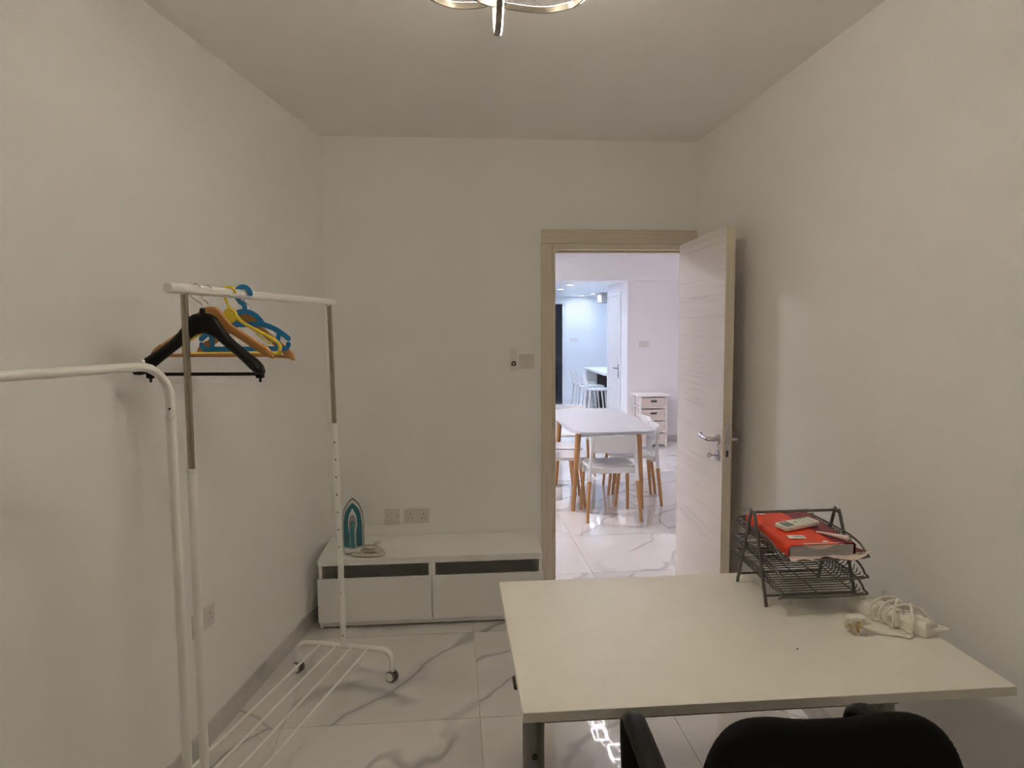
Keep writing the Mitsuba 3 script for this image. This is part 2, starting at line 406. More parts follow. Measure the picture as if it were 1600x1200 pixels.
key = cat(box(-.034, -.009, -LW + .0585, -LW + .0615, .962, .968), standing(plate(Point(0, 0).buffer(.011).difference(Point(0, 0).buffer(.005)), .0022)).apply_transform(M((-.044, -LW + .06, .965), rz=0)))
add("door_1__key", tr(key, LM), "m_steel", 30)
add("door_1__lock_plate", tr(cat(standing(plate(rrect(.0115, .0335, .925, 1.135, .01), .0012)).apply_translation((0, -LW - .0026, 0))), LM), "m_steel", 30)
add("door_1__lock_plate__latch", tr(box(.016, .029, -LW - .011, -LW - .0026, 1.03, 1.055, .002), LM), "m_steel", 30)
add("door_1__lock_plate__bolt_slot", tr(box(.017, .028, -LW - .0032, -LW - .0026, .968, 1.0), LM), "m_dark", False)
for z in (.25, 1.05, 1.85):
    add("door_1__hinge", tr(cyl((.051, .006, z - .045), (.051, .006, z + .045), .006, n=14, b=.001), LM), "m_steel", 40)

# ---- dining room and kitchen shell
add("wall_dining_left", box(XD0 - .1, XD0, D2, YK, 0, H), "m_dining_wall", False, "white wall of the dining room, out of view", kind="structure")
add("wall_dining_right", box(XD1, XD1 + .1, D2, YK, 0, H), "m_dining_wall", False, "white wall at the right end of the dining room", kind="structure")
add("wall_far", box(XP, XD1, YF, 10.45, 0, 2.214), "m_dining_wall", False, "pinkish white far wall of the dining room behind the drawer unit", kind="structure")
add("trim_2", box(XD0, XD1, YF - .05, 9.56, 2.214, H), "m_dining_wall", False, "white bulkhead beam over the kitchen opening", kind="structure")
add("ceiling_001", box(XD0, XD1, 9.56, YK, 2.215, 2.3), "m_kitchen_wall", False, "lowered white kitchen ceiling with round downlights", kind="structure")
add("wall_kitchen", box(XD0 - .1, XD1 + .1, YK, YK + .1, 0, 2.3), "m_kitchen_wall", False, "bluish white wall at the far end of the kitchen", kind="structure")
add("baseboard_far", box(XP, XD1, YF - .012, YF, 0, .09), "m_skirting", False, "grey skirting under the far dining wall", kind="structure")
add("baseboard_kitchen", box(2.33, XD1, YK - .012, YK, 0, .09), "m_frame_white", False, "white skirting at the far end of the kitchen", kind="structure")
# closed door in the passage side of the far wall
d2 = root("door_2", "closed grey-white door in the passage to the kitchen", kind="structure")
add("door_2__casing", cat(box(XP - .018, XP, 9.60, 9.66, 0, 2.04, .002), box(XP - .018, XP, 10.36, 10.42, 0, 2.04, .002)), "m_frame_white", False)
add("door_2__head_casing", box(XP - .018, XP, 9.60, 10.42, 2.0405, 2.10, .002), "m_frame_white", False)
add("door_2__leaf", cat(box(XP - .010, XP, 9.662, 10.0, 0.006, 2.038), box(XP - .006, XP, 10.0, 10.358, 0.006, 2.038)), "m_socket", False)
add("door_2__lever_handle", cat(box(XP - .014, XP - .010, 9.70, 9.735, .86, 1.06, .001), tube(catmull([(XP - .012, 9.717, 1.0), (XP - .05, 9.717, 1.0), (XP - .055, 9.75, 1.0), (XP - .055, 9.84, 1.0)], 5), .008, 10)), "m_grey_steel", 40)
# dark glass door at the end of the kitchen
d3 = root("door_3", "tall dark glass door at the end of the kitchen, night behind it", kind="structure")
add("door_3__pane", box(1.35, 1.77, YK - .012, YK - .004, .05, 2.06), "m_night_glass", False)
add("door_3__pane", box(1.80, 2.25, YK - .012, YK - .004, .05, 2.06), "m_night_glass", False)
add("door_3__frame", cat(box(1.30, 1.35, YK - .03, YK, 0, 2.12), box(2.25, 2.32, YK - .03, YK, 0, 2.12), box(1.35, 2.25, YK - .03, YK, 2.06, 2.12)), "m_frame_white", False)
add("door_3__mullion", box(1.77, 1.80, YK - .02, YK, .05, 2.06), "m_kitchen_dark", False)
add("door_3__rail", box(1.35, 2.25, YK - .02, YK, 0, .05), "m_kitchen_dark", False)

# ================================================================== LAMPS
def ribbon(P, w, h, closed=True):
    return sweep(P, rect(w, h), closed, up=(0, 0, 1))
def led_body(P, s):
    """Wedge-shaped diffuser on the outer side: a thin lip on top, its broad face looking outward and down."""
    sec = np.array([(.0026, .0125), (.0036, .0125), (.0036, .0052), (.0160, .0052), (.0160, .0040), (.0026, .0012)])
    sec[:, 0] *= s
    if s < 0: sec = sec[::-1]
    return sweep(P, sec, True, up=(0, 0, 1))
def chrome_body(P):
    """Upright chrome ribbon with a flange that shades the diffuser from above."""
    t, a, b = frames(P, True, (0, 0, 1))
    s = np.sign(((P - P.mean(0)) * a).sum(1).mean())
    sec = np.array([(-.0024, -.0065), (.0024, -.0065), (.0024, .0095), (-.0024, .0095)])
    fl = np.array([(.0037 * s, .0053), (.0158 * s, .0053), (.0158 * s, .0064), (.0037 * s, .0064)])
    if s < 0: fl = fl[::-1]
    return cat(sweep(P, sec, True, up=(0, 0, 1)), sweep(P, fl, True, up=(0, 0, 1)))
def led_ring(name, P, rad, outward=1, h=.020):
    """A bent metal ribbon with a glowing strip on its outer side that stands a little proud on top."""
    P = np.asarray(P, float)
    add(name + "__ribbon", chrome_body(P), "m_lamp_metal", 30)
    c = P.mean(0); t, a, b = frames(P, True, (0, 0, 1))
    sgn = np.sign(((P - c) * a).sum(1).mean())
    scene[name + "__led_strip"] = lit(led_body(P, sgn), rad)

lamp = root("ceiling_lamp", "chrome ceiling lamp of looped glowing LED ribbons over the study", "lamp")
ZR = 2.450
ringA = catmull([(.342, 1.859, ZR + .002), (.300, 1.899, ZR), (.243, 1.918, ZR), (.152, 1.899, ZR), (.075, 1.868, ZR + .003), (.015, 1.79, ZR + .02), (.02, 1.64, ZR + .03), (.15, 1.54, ZR + .035), (.30, 1.58, ZR + .03), (.372, 1.73, ZR + .012)], 8, True)
led_ring("ceiling_lamp", ringA, LED_STUDY)
ZB = ZR + .028
ringB = catmull([(.100, 1.955, ZB), (.033, 1.970, ZB), (-.020, 1.948, ZB), (-.085, 1.88, ZB + .004), (-.13, 1.76, ZB + .02), (-.10, 1.64, ZB + .03), (-.02, 1.60, ZB + .035), (.06, 1.68, ZB + .03), (.115, 1.82, ZB + .015), (.125, 1.91, ZB + .004)], 8, True)
add("ceiling_lamp__ribbon", chrome_body(ringB), "m_lamp_metal", 30)
tB, aB, _ = frames(ringB, True, (0, 0, 1))
sB = np.sign(((ringB - ringB.mean(0)) * aB).sum(1).mean())
scene["ceiling_lamp__led_strip_001"] = lit(led_body(ringB, sB), LED_STUDY)
# upright loop, seen edge-on
aa = np.linspace(0, 2 * np.pi, 41)[:-1]
def flat_hoop(cx, cy, cz, ry, rz, x0, x1, th):
    a = np.linspace(0, 2 * np.pi, 49)[:-1]; V, F = [], []
    for x in (x0, x1):
        for k in (1, 1 - th / min(ry, rz)):
            V += [(x, cy + ry * k * np.cos(t), cz + rz * k * np.sin(t)) for t in a]
    n = 48
    def quad(A, B):
        for i in range(n):
            j = (i + 1) % n
            F.extend([[A * n + i, A * n + j, B * n + j], [A * n + i, B * n + j, B * n + i]])
    quad(0, 2); quad(2, 3); quad(3, 1); quad(1, 0)
    m = trimesh.Trimesh(V, F, process=False); trimesh.repair.fix_normals(m); return m
add("ceiling_lamp__ribbon", flat_hoop(.136, 1.93, 2.512, .105, .118, .125, .140, .006), "m_lamp_metal", 50)
scene["ceiling_lamp__led_strip_002"] = lit(flat_hoop(.136, 1.93, 2.512, .1035, .1165, .1403, .1445, .005), LED_STUDY)
add("ceiling_lamp__canopy", lathe([(0, 0), (.13, 0), (.135, .004), (.135, .026), (0, .026)], 48, M((.13, 1.77, H - .026))), "m_white_metal", 40)
for x, y, z in ((.075, 1.868, ZR + .012), (.02, 1.64, ZR + .04), (.372, 1.73, ZR + .02), (.115, 1.82, ZB + .025)):
    qx, qy = .13 + .45 * (x - .13), 1.77 + .45 * (y - 1.77)
    add("ceiling_lamp__rod", cyl((x, y, z), (qx, qy, H - .024), .0035, n=10), "m_chrome", 40)

dlamp = root("dining_lamp", "glowing looped LED ceiling lamp over the dining table, seen mirrored in the floor", "lamp")
def lerp_y(u): return np.array([1.372 + .185 * u, 6.95 - 1.35 * u])
for k, (ph, amp, z, f, off) in enumerate(((0.0, .014, 2.455, 4.2, -.055), (2.2, .018, 2.475, 3.3, .045))):
    u = np.linspace(0, 1, 70)
    P = np.array([[*lerp_y(t), z + .012 * math.sin(5 * t + ph)] for t in u]); P[:, 0] += off + amp * np.sin(2 * np.pi * f * u + ph)
    add("dining_lamp__ribbon", ribbon(P, .006, .014, False), "m_chrome", 60)
    t_, a_, _ = frames(P, False, (0, 0, 1))
    scene["dining_lamp__led_strip" + (f"_{k:03d}" if k else "")] = lit(ribbon(P + a_ * .0055, .0045, .010, False), LED_DINING)
for k, (u0, dx, w) in enumerate(((.38, -.045, .060), (.60, .030, .070), (.20, .02, .055))):
    c = np.array([*lerp_y(u0), 2.44]) + [dx, 0, 0]
    P = np.array([c + [sx * w, sy * w * 1.6, 0] for sx, sy in ((-1, -1), (0, -1.03), (1, -1), (1.03, 0), (1, 1), (0, 1.03), (-1, 1), (-1.03, 0))])
    add("dining_lamp__ribbon", ribbon(P, .006, .014), "m_chrome", 30)
    scene[f"dining_lamp__led_strip_{k + 2:03d}"] = lit(ribbon(P + [0, 0, -.0095], .005, .004), LED_DINING)
    add("dining_lamp__rod", cyl(c + [0, w * 1.6, .007], c + [0, w * 1.6, .05], .003, n=8), "m_chrome", 40)
add("dining_lamp__canopy", lathe([(0, 0), (.16, 0), (.165, .004), (.165, .03), (0, .03)], 40, M((1.44, 6.25, H - .03))), "m_white_metal", 40)
for x, y in ((1.41, 6.60), (1.47, 6.25), (1.52, 5.85)):
    add("dining_lamp__rod", cyl((x, y, 2.50), (1.44 + .4 * (x - 1.44), 6.25 + .4 * (y - 6.25), H - .028), .004, n=10), "m_chrome", 40)

ll = root("living_lamp", "round glowing ceiling panel lamp left of the dining table, hidden by the partition wall", "lamp")
add("living_lamp__rim", lathe([(.25, 0), (.262, .004), (.262, .045), (0, .045), (0, .04), (.25, .04), (.25, 0)], 48, M((-.75, 6.6, H - .045))), "m_white_metal", 40)
pan = trimesh.creation.cylinder(.248, .004, sections=48); pan.apply_translation((-.75, 6.6, H - .04))
scene["living_lamp__panel"] = lit(pan, LED_LIVING)
DL = [(1.72, 10.08), (1.77, 11.30), (2.62, 12.80), (2.60, 13.75), (.2, 10.2), (.2, 12.0), (3.2, 12.4), (-1.0, 11.2)]
for k, (x, y) in enumerate(DL):
    lab = ["nearest of the round kitchen ceiling downlights, at left", "small round downlight behind the nearest one in the kitchen ceiling", "brightest round downlight at the right of the kitchen ceiling",
           "farthest round downlight near the kitchen back wall"][k] if k < 4 else "round kitchen downlight hidden beyond the door frame, " + ["first on the left", "second on the left", "above the breakfast bar", "far left"][k - 4]
    d = root("downlight", lab, "downlight", "round downlights in the kitchen ceiling")
    add(d + "__rim", lathe([(.042, 0), (.055, 0), (.058, .004), (.058, .008), (.042, .008)], 28, M((x, y, 2.207))), "m_white_metal", 40)
    lens = trimesh.creation.cylinder(.042, .003, sections=28); lens.apply_translation((x, y, 2.2105))
    scene[d + "__lens"] = lit(lens, LED_KITCHEN)

# ================================================================== LARGE FURNITURE
# ---- TV bench
tv = root("tv_bench", "low white bench with two drawers and open slots under the back wall", "TV bench")
BX, BF, BB = -0.7276, D - .40, D - .004
RREAM = np.eye(4)
def A(part, m, bs="m_white_lacquer", s=False, **k):
    if part.startswith(("paper_ream", "remote_control")): m = tr(m, RREAM)
    return add(part, m, bs, s, **k)
A("tv_bench__top_panel", box(BX, BX + 1.2, BF, BB, .3445, .38, .0012))
A("tv_bench__side_panel", box(BX + .003, BX + .021, BF + .003, BB, .008, .344, .001), "m_white_front")
A("tv_bench__side_panel", box(BX + 1.179, BX + 1.197, BF + .003, BB, .008, .344, .001), "m_white_front")
A("tv_bench__divider", box(BX + .582, BX + .618, BF + .003, BB, .0415, .344, .001), "m_white_front")
A("tv_bench__bottom_panel", box(BX + .0215, BX + 1.1785, BF + .006, BB, .012, .041, .001), "m_white_front")
A("tv_bench__back_panel", box(BX + .0215, BX + 1.1785, BB - .012, BB - .006, .042, .344), "m_white_front")
for x0 in (BX - .001, BX + .604):
    A("tv_bench__drawer_front", box(x0, x0 + .597, BF - .017, BF + .001, .043, .278, .0012), "m_white_front")
for x in (.06, 1.14):
    for y in (.06, .34):
        A("tv_bench__foot", cyl((BX + x, BF + y, 0), (BX + x, BF + y, .0125), .02, n=16), "m_dark")

# ---- desk
DX, DY, DW, DD, DZ = 0.1478, 1.488, 1.1997, 0.8124, 0.7304
dk = root("desk", "large white-topped desk with grey steel legs in the foreground", "desk")
A("desk__tabletop", box(DX, DX + DW, DY, DY + DD, DZ - .0245, DZ, .0012), "m_desk", False)
for y in (DY + .065, DY + DD - .10):
    for x, y in (((.1785, y), (1.050, y)) if y < 2 else ((.2530, y), (1.318, 1.95))):
        lk = A("desk__leg", cat(cyl((x, y, 0.012), (x, y, DZ - .026), .026, n=24), cyl((x, y, 0), (x, y, .014), .031, n=24, b=.003)), "m_grey_steel", 40)
        A(lk + "__knob", cyl((x, y - .0255, .60), (x, y - .031, .60), .007, n=14, b=.001), "m_dark", 40)
for y in (DY + .065, DY + DD - .09):
    A("desk__beam", box(DX + .03, DX + DW - .27, y - .02, y + .02, DZ - .055, DZ - .025, .002), "m_grey_steel")
A("desk__beam", box(DX + .032, DX + .072, DY + .086, DY + DD - .111, DZ - .055, DZ - .025, .002), "m_grey_steel")
A("desk__cable_clip", box(DX - .006, DX + .01, 1.66, 1.71, DZ - .040, DZ - .0255, .003), "m_dark")

# ---- office chair (seen from behind)
oc = root("office_chair", "black office chair pushed in under the near edge of the desk", "chair")
OCM = M((.597, 1.02, 0), rz=-1.5)
half = [(0, .0), (.02, .0), (.05, .002), (.10, .010), (.14, .010), (.17, -.002), (.195, -.03), (.213, -.08), (.219, -.16), (.212, -.26), (.19, -.36), (.15, -.42), (.08, -.445), (0, -.45)]
outline = mirror_outline(half).buffer(.004).simplify(.0008)
outline = Polygon(catmull(np.array(outline.exterior.coords)[:-1], 3, True)).buffer(0)
bm = pillow(outline, .044, .024, .010)
v = np.array(bm.vertices); v[:, 2] -= 0.55 * v[:, 0] ** 2 - .0 ; v[:, 2] += .10 * (v[:, 1] + .2) ** 2
bm = trimesh.Trimesh(v, bm.faces, process=False)
bm = standing(bm); bm.apply_translation((0, -.02, .958))
add("office_chair__backrest", tr(bm, OCM), "m_black_fabric", 75)
for s in (-1, 1):
    P = catmull([(s * .20, .02, .83), (s * .235, .05, .80), (s * .245, .09, .795), (s * .247, .18, .80), (s * .246, .27, .80), (s * .244, .315, .792), (s * .242, .335, .76), (s * .24, .325, .66), (s * .235, .30, .55), (s * .225, .27, .47), (s * .18, .25, .445)], 6)
    add("office_chair__armrest", tr(sweep(P, circ(.013, 14, .024), up=(1, 0, 0.001)), OCM), "m_black_plastic", 50)
seat = hull(*[ball((x, y, .455), .035) for x in (-.19, .19) for y in (.02, .40)], *[ball((x, y, .46), .03) for x in (-.21, .21) for y in (.12, .30)])
add("office_chair__seat", tr(seat, OCM), "m_black_fabric", 40)
add("office_chair__back_bracket", tr(sweep(catmull([(0, .15, .415), (0, -.0, .415), (0, -.055, .46), (0, -.058, .60), (0, -.03, .72)], 6), rect(.075, .012), up=(1, 0, 0)), OCM), "m_black_plastic", 40)
add("office_chair__gas_lift", tr(cat(cyl((0, .2, .10), (0, .2, .32), .028, n=20), cyl((0, .2, .32), (0, .2, .42), .016, n=20), box(-.08, .08, .10, .30, .40, .424, .006)), OCM), "m_black_plastic", 40)
arms = [hull(ball((0, .2, .105), .03, 1), ball((.28 * math.cos(a), .2 + .28 * math.sin(a), .075), .016, 1)) for a in np.radians(90 + 72 * np.arange(5))]
add("office_chair__star_base", tr(cat(*arms), OCM), "m_black_plastic", 40)
for a in np.radians(90 + 72 * np.arange(5)):
    c = np.array([.28 * math.cos(a), .2 + .28 * math.sin(a), .028])
    add("office_chair__caster", tr(cat(cyl(c + [-.02, 0, 0], c + [-.004, 0, 0], .028, n=20, b=.004), cyl(c + [.004, 0, 0], c + [.02, 0, 0], .028, n=20, b=.004), cyl(c + [0, 0, .0], c + [0, 0, .05], .006, n=10)), OCM), "m_black_plastic", 40)

# ---- clothes rack with casters
N0, F0 = np.array([-.797, 2.150, 1.722]), np.array([-.541, 3.120, 1.716])
NB, FB = np.array([-.800, 2.150, .145]), np.array([-.517, 3.118, .145])
rd = (F0 - N0) / np.linalg.norm(F0 - N0)
cr = root("clothes_rack", "white wheeled clothes rack with steel uprights holding five hangers", "clothes rack")
A("clothes_rack__top_rail", cyl(N0 - rd * .075, F0 + rd * .04, .0155, n=24, b=.002), "m_white_metal", 40)
bd = (FB - NB) / np.linalg.norm(FB - NB)
px_ = np.array([bd[1], -bd[0], 0])
for base, top in ((NB, N0), (FB, F0)):
    d_ = (top - base) / np.linalg.norm(top - base)
    mid = base + d_ * (1.175 - base[2])
    A("clothes_rack__steel_post", cyl(mid - d_ * .03, top, .0105, n=20), "m_post_steel", 40)
    up_ = A("clothes_rack__white_post", cyl(base, mid, .0138, n=20), "m_white_metal", 40)
    A(up_ + "__collar", cyl(mid - d_ * .012, mid + d_ * .004, .0155, n=20, b=.001), "m_white_plastic", 40)
    for k in (range(9) if base is FB else ()):
        z = [1.095, 1.015, .935, .855, .775, .695, .615, .40, .20][k]
        q = base + d_ * (z - base[2])
        fr = np.array([0, -1.0, 0])
        A(up_ + "__hole", cyl(q + fr * .0128, q + fr * .0142, .0036 if k < 7 or k == 8 else .002, n=10), "m_dark", False)
    # end bar, bent down to the casters
    P = []
    w = .232
    for s, q in ((-1, [(w, .062), (w, .10), (w - .012, .130), (w - .04, .1435), (w - .08, .145)]),):
        P = [base * [1, 1, 0] - px_ * a + [0, 0, z] for a, z in q] + [base * [1, 1, 0] + px_ * a + [0, 0, z] for a, z in reversed(q)]
    eb = A("clothes_rack__end_bar", tube(catmull(P, 5), .0125, 16), "m_white_metal", 50)
    for s in (-1, 1):
        c = base * [1, 1, 0] + px_ * s * w + [0, 0, .025]
        ax = np.array([math.cos(.95), math.sin(.95), 0])
        ck = A("clothes_rack__caster", cat(cyl(c - ax * .019, c - ax * .004, .0245, n=24, b=.003), cyl(c + ax * .004, c + ax * .019, .0245, n=24, b=.003), cyl(c - ax * .004, c + ax * .004, .008, n=12)), "m_caster_tyre", 40)
        A(ck + "__hub_cap", cat(cyl(c - ax * .0215, c - ax * .0185, .0205, n=24, b=.001), cyl(c + ax * .0185, c + ax * .0215, .0205, n=24, b=.001)), "m_white_plastic", 40)
        A(ck + "__stem", cyl(c + [0, 0, .022], c + [0, 0, .045], .011, n=14, b=.001), "m_white_plastic", 40)
for k in range(4):
    o = px_ * (-.118 + .0785 * k)
    A("clothes_rack__shoe_rod", cyl(NB + o + [0, 0, -.002], FB + o + [0, 0, -.002], .0052, n=12), "m_white_metal", 40)

# ---- second rack, left
r2 = root("clothes_rail", "bare white tubular clothes rail cut off by the left edge", "clothes rail")
P1 = np.array([-.753, 1.90, 0]); dd2 = np.array([-.385, -.92, 0]); dd2 /= np.linalg.norm(dd2)
Lr = .93
P2 = P1 + dd2 * Lr
def bend(p, d, z, r=.095):
    return [p + [0, 0, z - r + r * math.sin(t)] + d * r * (1 - math.cos(t)) for t in np.linspace(0, np.pi / 2, 9)]
path = [P1 + [0, 0, 1.37]] + bend(P1, dd2, 1.508) + list(reversed(bend(P2, -dd2, 1.508))) + [P2 + [0, 0, 1.37]]
A("clothes_rail__top_tube", tube(np.array(path), .0115, 16), "m_white_metal", 50)
for p in (P1, P2):
    q = A("clothes_rail__post", cyl(p + [0, 0, .09], p + [0, 0, 1.372], .0125, n=20), "m_white_metal", 40)
    A(q + "__sleeve", cyl(p + [0, 0, 1.362], p + [0, 0, 1.376], .0137, n=20, b=.001), "m_white_plastic", 40)
    A(q + "__screw", cyl(p + [.003, -.0115, 1.392], p + [.003, -.0135, 1.392], .003, n=10), "m_dark", False)
    pr = np.array([dd2[1], -dd2[0], 0])
    A("clothes_rail__foot", tube(catmull([p - pr * .17 + [0, 0, .012], p - pr * .15 + [0, 0, .05], p - pr * .10 + [0, 0, .085], p + [0, 0, .09], p + pr * .10 + [0, 0, .085], p + pr * .15 + [0, 0, .05], p + pr * .17 + [0, 0, .012]], 5), .0115, 14), "m_white_metal", 50)
    A("clothes_rail__stop_knob", ball(p + (dd2 if p is P1 else -dd2) * .085 + [0, 0, 1.521], .007, 2), "m_white_plastic", 40)
A("clothes_rail__lower_rod", cyl(P1 + [0, 0, .10], P2 + [0, 0, .10], .008, n=14), "m_white_metal", 40)

# ================================================================== HANGERS
def rail(t): return N0 + (F0 - N0) * t
def metal_hook(drop, dx=0.0):
    R = .0185
    P = [(.0175 * math.cos(t), 0, .0175 * math.sin(t)) for t in np.radians(np.linspace(-12, 205, 16))]
    P = [(R * math.cos(t), 0, R * math.sin(t)) for t in np.radians(np.linspace(20, 195, 14))] + [(-.012, 0, -.022), (-.003 + dx * .6, 0, -.036), (dx, 0, -.046), (dx, 0, drop)]
    return tube(catmull(P, 3), .0016, 8)
def hang(name, label, t, yaw, parts, group=None, dx=0.0, dz=0.0, tilt=0.0):
    r = root(name, label, "hanger")
    m = M(rail(t), rz=yaw)
    for part, mesh, bs, sm in parts:
        k_ = M() if part == "hook" and dz else M((dx, 0, dz), ry=tilt)
        add(f"{r}__{part}", tr(mesh, m @ k_), bs, sm)
    return r
def centred(poly, th, b):
    m = standing(plate(poly, th, b)); m.apply_translation((0, -th / 2, 0)); return m
# black suit hanger: broad shoulders, clip bar
hb = [(0, -.082), (.03, -.084), (.052, -.098), (.075, -.130), (.105, -.163), (.15, -.198), (.195, -.228), (.218, -.246), (.228, -.262), (.230, -.282), (.205, -.284), (.185, -.272), (.15, -.245), (.11, -.214), (.07, -.185), (.04, -.162), (.015, -.151), (0, -.150)]
hb = [(x * .875, -.080 + (z + .080) * .925) for x, z in hb]
pb = mirror_outline(hb); pb = Polygon(catmull(np.array(pb.exterior.coords)[:-1], 4, True)).buffer(0)
body = pillow(pb, .040, .020, .008); v = np.array(body.vertices)
v[:, 2] = (v[:, 2] - .02) * (.75 + 1.0 * np.clip(np.abs(v[:, 0]) / .23, 0, 1) ** 1.5) + .9 * v[:, 0] ** 2 * -1 + .02
body = standing(trimesh.Trimesh(v, body.faces, process=False)); body.apply_translation((0, -.02, 0))
clips = [cat(box(s * .174 - .012, s * .174 + .012, -.008, .008, -.282, -.258, .003), box(s * .174 - .003, s * .174 + .003, -.004, .004, -.294, -.280, .001)) for s in (-1, 1)]
hang("coat_hanger", "broad black plastic suit hanger, frontmost on the wheeled rack", .055, -8,
     [("body", body, "m_black_plastic", 75), ("neck", cyl((0, 0, -.086), (0, 0, -.066), .008, n=14, b=.002), "m_black_plastic", 40), ("hook", metal_hook(-.058, .019), "m_chrome", 60),
      ("trouser_bar", box(-.178, .178, -.0045, .0045, -.274, -.264, .002), "m_black_plastic", 30)] + [("clip", c_, "m_black_plastic", 30) for c_ in clips], dx=.019, dz=.011)
hw = [(0, -.064), (.018, -.065), (.036, -.074), (.055, -.096), (.075, -.118), (.10, -.135), (.14, -.157), (.176, -.178), (.180, -.184), (.186, -.181), (.205, -.192), (.219, -.206), (.228, -.226), (.222, -.230), (.195, -.222), (.15, -.196), (.11, -.172), (.075, -.152), (.045, -.130), (.02, -.114), (0, -.110)]
def wooden(sc=1.0):
    p = affinity.scale(mirror_outline(hw), sc, 1.0, origin=(0, 0))
    q = pillow(p, .014, .006, .006); q = standing(q); q.apply_translation((0, -.007, 0))
    return [("body", q, "m_hanger_wood", 70), ("hook", metal_hook(-.056, .009), "m_chrome", 60), ("trouser_bar", cyl((-.20 * sc, 0, -.218), (.20 * sc, 0, -.218), .0055, n=12), "m_hanger_wood", 40)]
hang("coat_hanger", "brown wooden hanger directly behind the black suit hanger", .108, -8, wooden(.89), dx=.010, dz=.016)
yp = [(.0, -.078), (.016, -.086), (.026, -.105), (.045, -.125), (.08, -.145), (.13, -.170), (.168, -.190), (.187, -.205), (.191, -.222), (.183, -.236), (.168, -.240)]
yp = [(x * .86, -.078 + (z + .078) * .92) for x, z in yp]
full = yp + [(-x, z) for x, z in reversed(yp)][:-1]
ybody = tube(catmull([(x, 0, z) for x, z in full], 4, True), .0062, 12, closed=True)
ydisc = cyl((0, -.005, -.104), (0, .005, -.104), .021, n=28, b=.002)
yhook = tube(catmull([(.021 * math.cos(t), 0, .021 * math.sin(t)) for t in np.radians(np.linspace(0, 190, 10))] + [(-.012, 0, -.025), (-.005, 0, -.042), (0, 0, -.062)], 4), .0044, 10)
ybar2 = tube(catmull([(.086, 0, -.160), (.120, 0, -.188), (.132, 0, -.192), (.140, 0, -.180)], 5), .003, 8)
hang("coat_hanger", "yellow tubular plastic hanger with a round disc at its neck", .236, -7, [("body", ybody, "m_yellow", 60), ("neck_disc", ydisc, "m_yellow", 40), ("hook", yhook, "m_yellow", 60), ("loop", ybar2, "m_yellow", 60)], dz=.026)
def buf(pts, r, n=5): return LineString(catmull([(a, b, 0) for a, b in pts], n)[:, :2]).buffer(r, quad_segs=5)
blue = buf([(.026 * math.cos(t), .026 * math.sin(t)) for t in np.radians(np.linspace(5, 120, 8))], .0085)
blue = blue.union(buf([(.0255 * math.cos(t), .0255 * math.sin(t)) for t in np.radians(np.linspace(110, 205, 8))] + [(-.012, -.026), (.002, -.036), (.004, -.055)], .0078))
blue = blue.union(buf([(-.066, -.098), (-.047, -.076), (-.022, -.062), (.0, -.058), (.022, -.062), (.047, -.076), (.066, -.098)], .0088))
for s in (-1, 1):
    blue = blue.union(buf([(s * .0, -.104), (s * .05, -.102), (s * .085, -.108), (s * .12, -.124), (s * .148, -.142), (s * .160, -.152)], .0088))
    blue = blue.union(buf([(s * .128, -.130), (s * .122, -.152), (s * .120, -.185)], .0075))
    blue = blue.union(buf([(s * .11, -.187), (s * .142, -.188), (s * .156, -.181), (s * .160, -.171)], .0078))
blue = blue.union(buf([(-.12, -.187), (0, -.187), (.12, -.187)], .0082))
hang("coat_hanger", "blue plastic hanger with open hooked ends", .318, -5, [("body", centred(affinity.scale(blue, .94, 1, origin=(0, 0)), .011, .003), "m_blue", 40)])
hang("coat_hanger", "brown wooden hanger farthest back, behind the blue one", .345, -6, wooden(.765), dx=.004, dz=.012, tilt=4.5)

# ================================================================== ON THE BENCH AND WALLS
# ---- iron standing on its heel
ir = root("steam_iron", "teal and white steam iron standing upright on the bench", "iron")
IM = M((-.560, 3.765, .380), rz=6, rx=-5)
def arch(w, h, y0=0, p=1.7):
    pts = [(w * (1 - t ** 6.5) if t < 1 else 0.0, y0 + (h - y0) * t) for t in np.linspace(0, 1, 30)]
    return Polygon([(x, z) for x, z in pts] + [(-x, z) for x, z in reversed(pts) if x > 1e-9])
def iron_layer(w, h, y0, ya, yb, b):
    m = standing(plate(arch(w, h, y0), yb - ya, b)); m.apply_translation((0, ya, 0)); return m
A("steam_iron__soleplate", tr(iron_layer(.0585, .288, .012, .030, .036, 0), IM), "m_soleplate", 30)
A("steam_iron__skirt", tr(iron_layer(.0550, .280, .010, .014, .030, .003), IM), "m_iron_white", 30)
A("steam_iron__tank", tr(cat(iron_layer(.0490, .262, .022, -.004, .014, .005), iron_layer(.043, .245, .024, -.018, -.004, .006)), IM), "m_teal", 30)
def ell(cx, cz, rx, rz): return affinity.scale(Point(cx, cz).buffer(1, quad_segs=12), rx, rz)
bez = ell(0, .155, .0235, .070).union(Polygon([(-.012, .21), (.012, .21), (0, .240)])).union(Polygon([(-.0165, .12), (.0165, .12), (.0185, .03), (-.0185, .03)]))
mz = standing(plate(bez, .010, .002)); mz.apply_translation((0, -.027, 0)); A("steam_iron__bezel", tr(mz, IM), "m_iron_white", 30)
mz = standing(plate(ell(0, .160, .0185, .044), .006, .002)); mz.apply_translation((0, -.031, 0)); A("steam_iron__control_panel", tr(mz, IM), "m_iron_grey", 30)
hp = sweep(catmull([(0, -.027, .035), (0, -.062, .05), (0, -.074, .085), (0, -.074, .12), (0, -.062, .145), (0, -.034, .158)], 6), circ(.0145, 14, .012), up=(1, 0, 0))
A("steam_iron__handle", tr(hp, IM), "m_teal", 50)
A("steam_iron__steam_button", tr(cat(cyl((0, -.030, .128), (0, -.076, .128), .013, n=20, b=.004)), IM), "m_iron_white", 40)
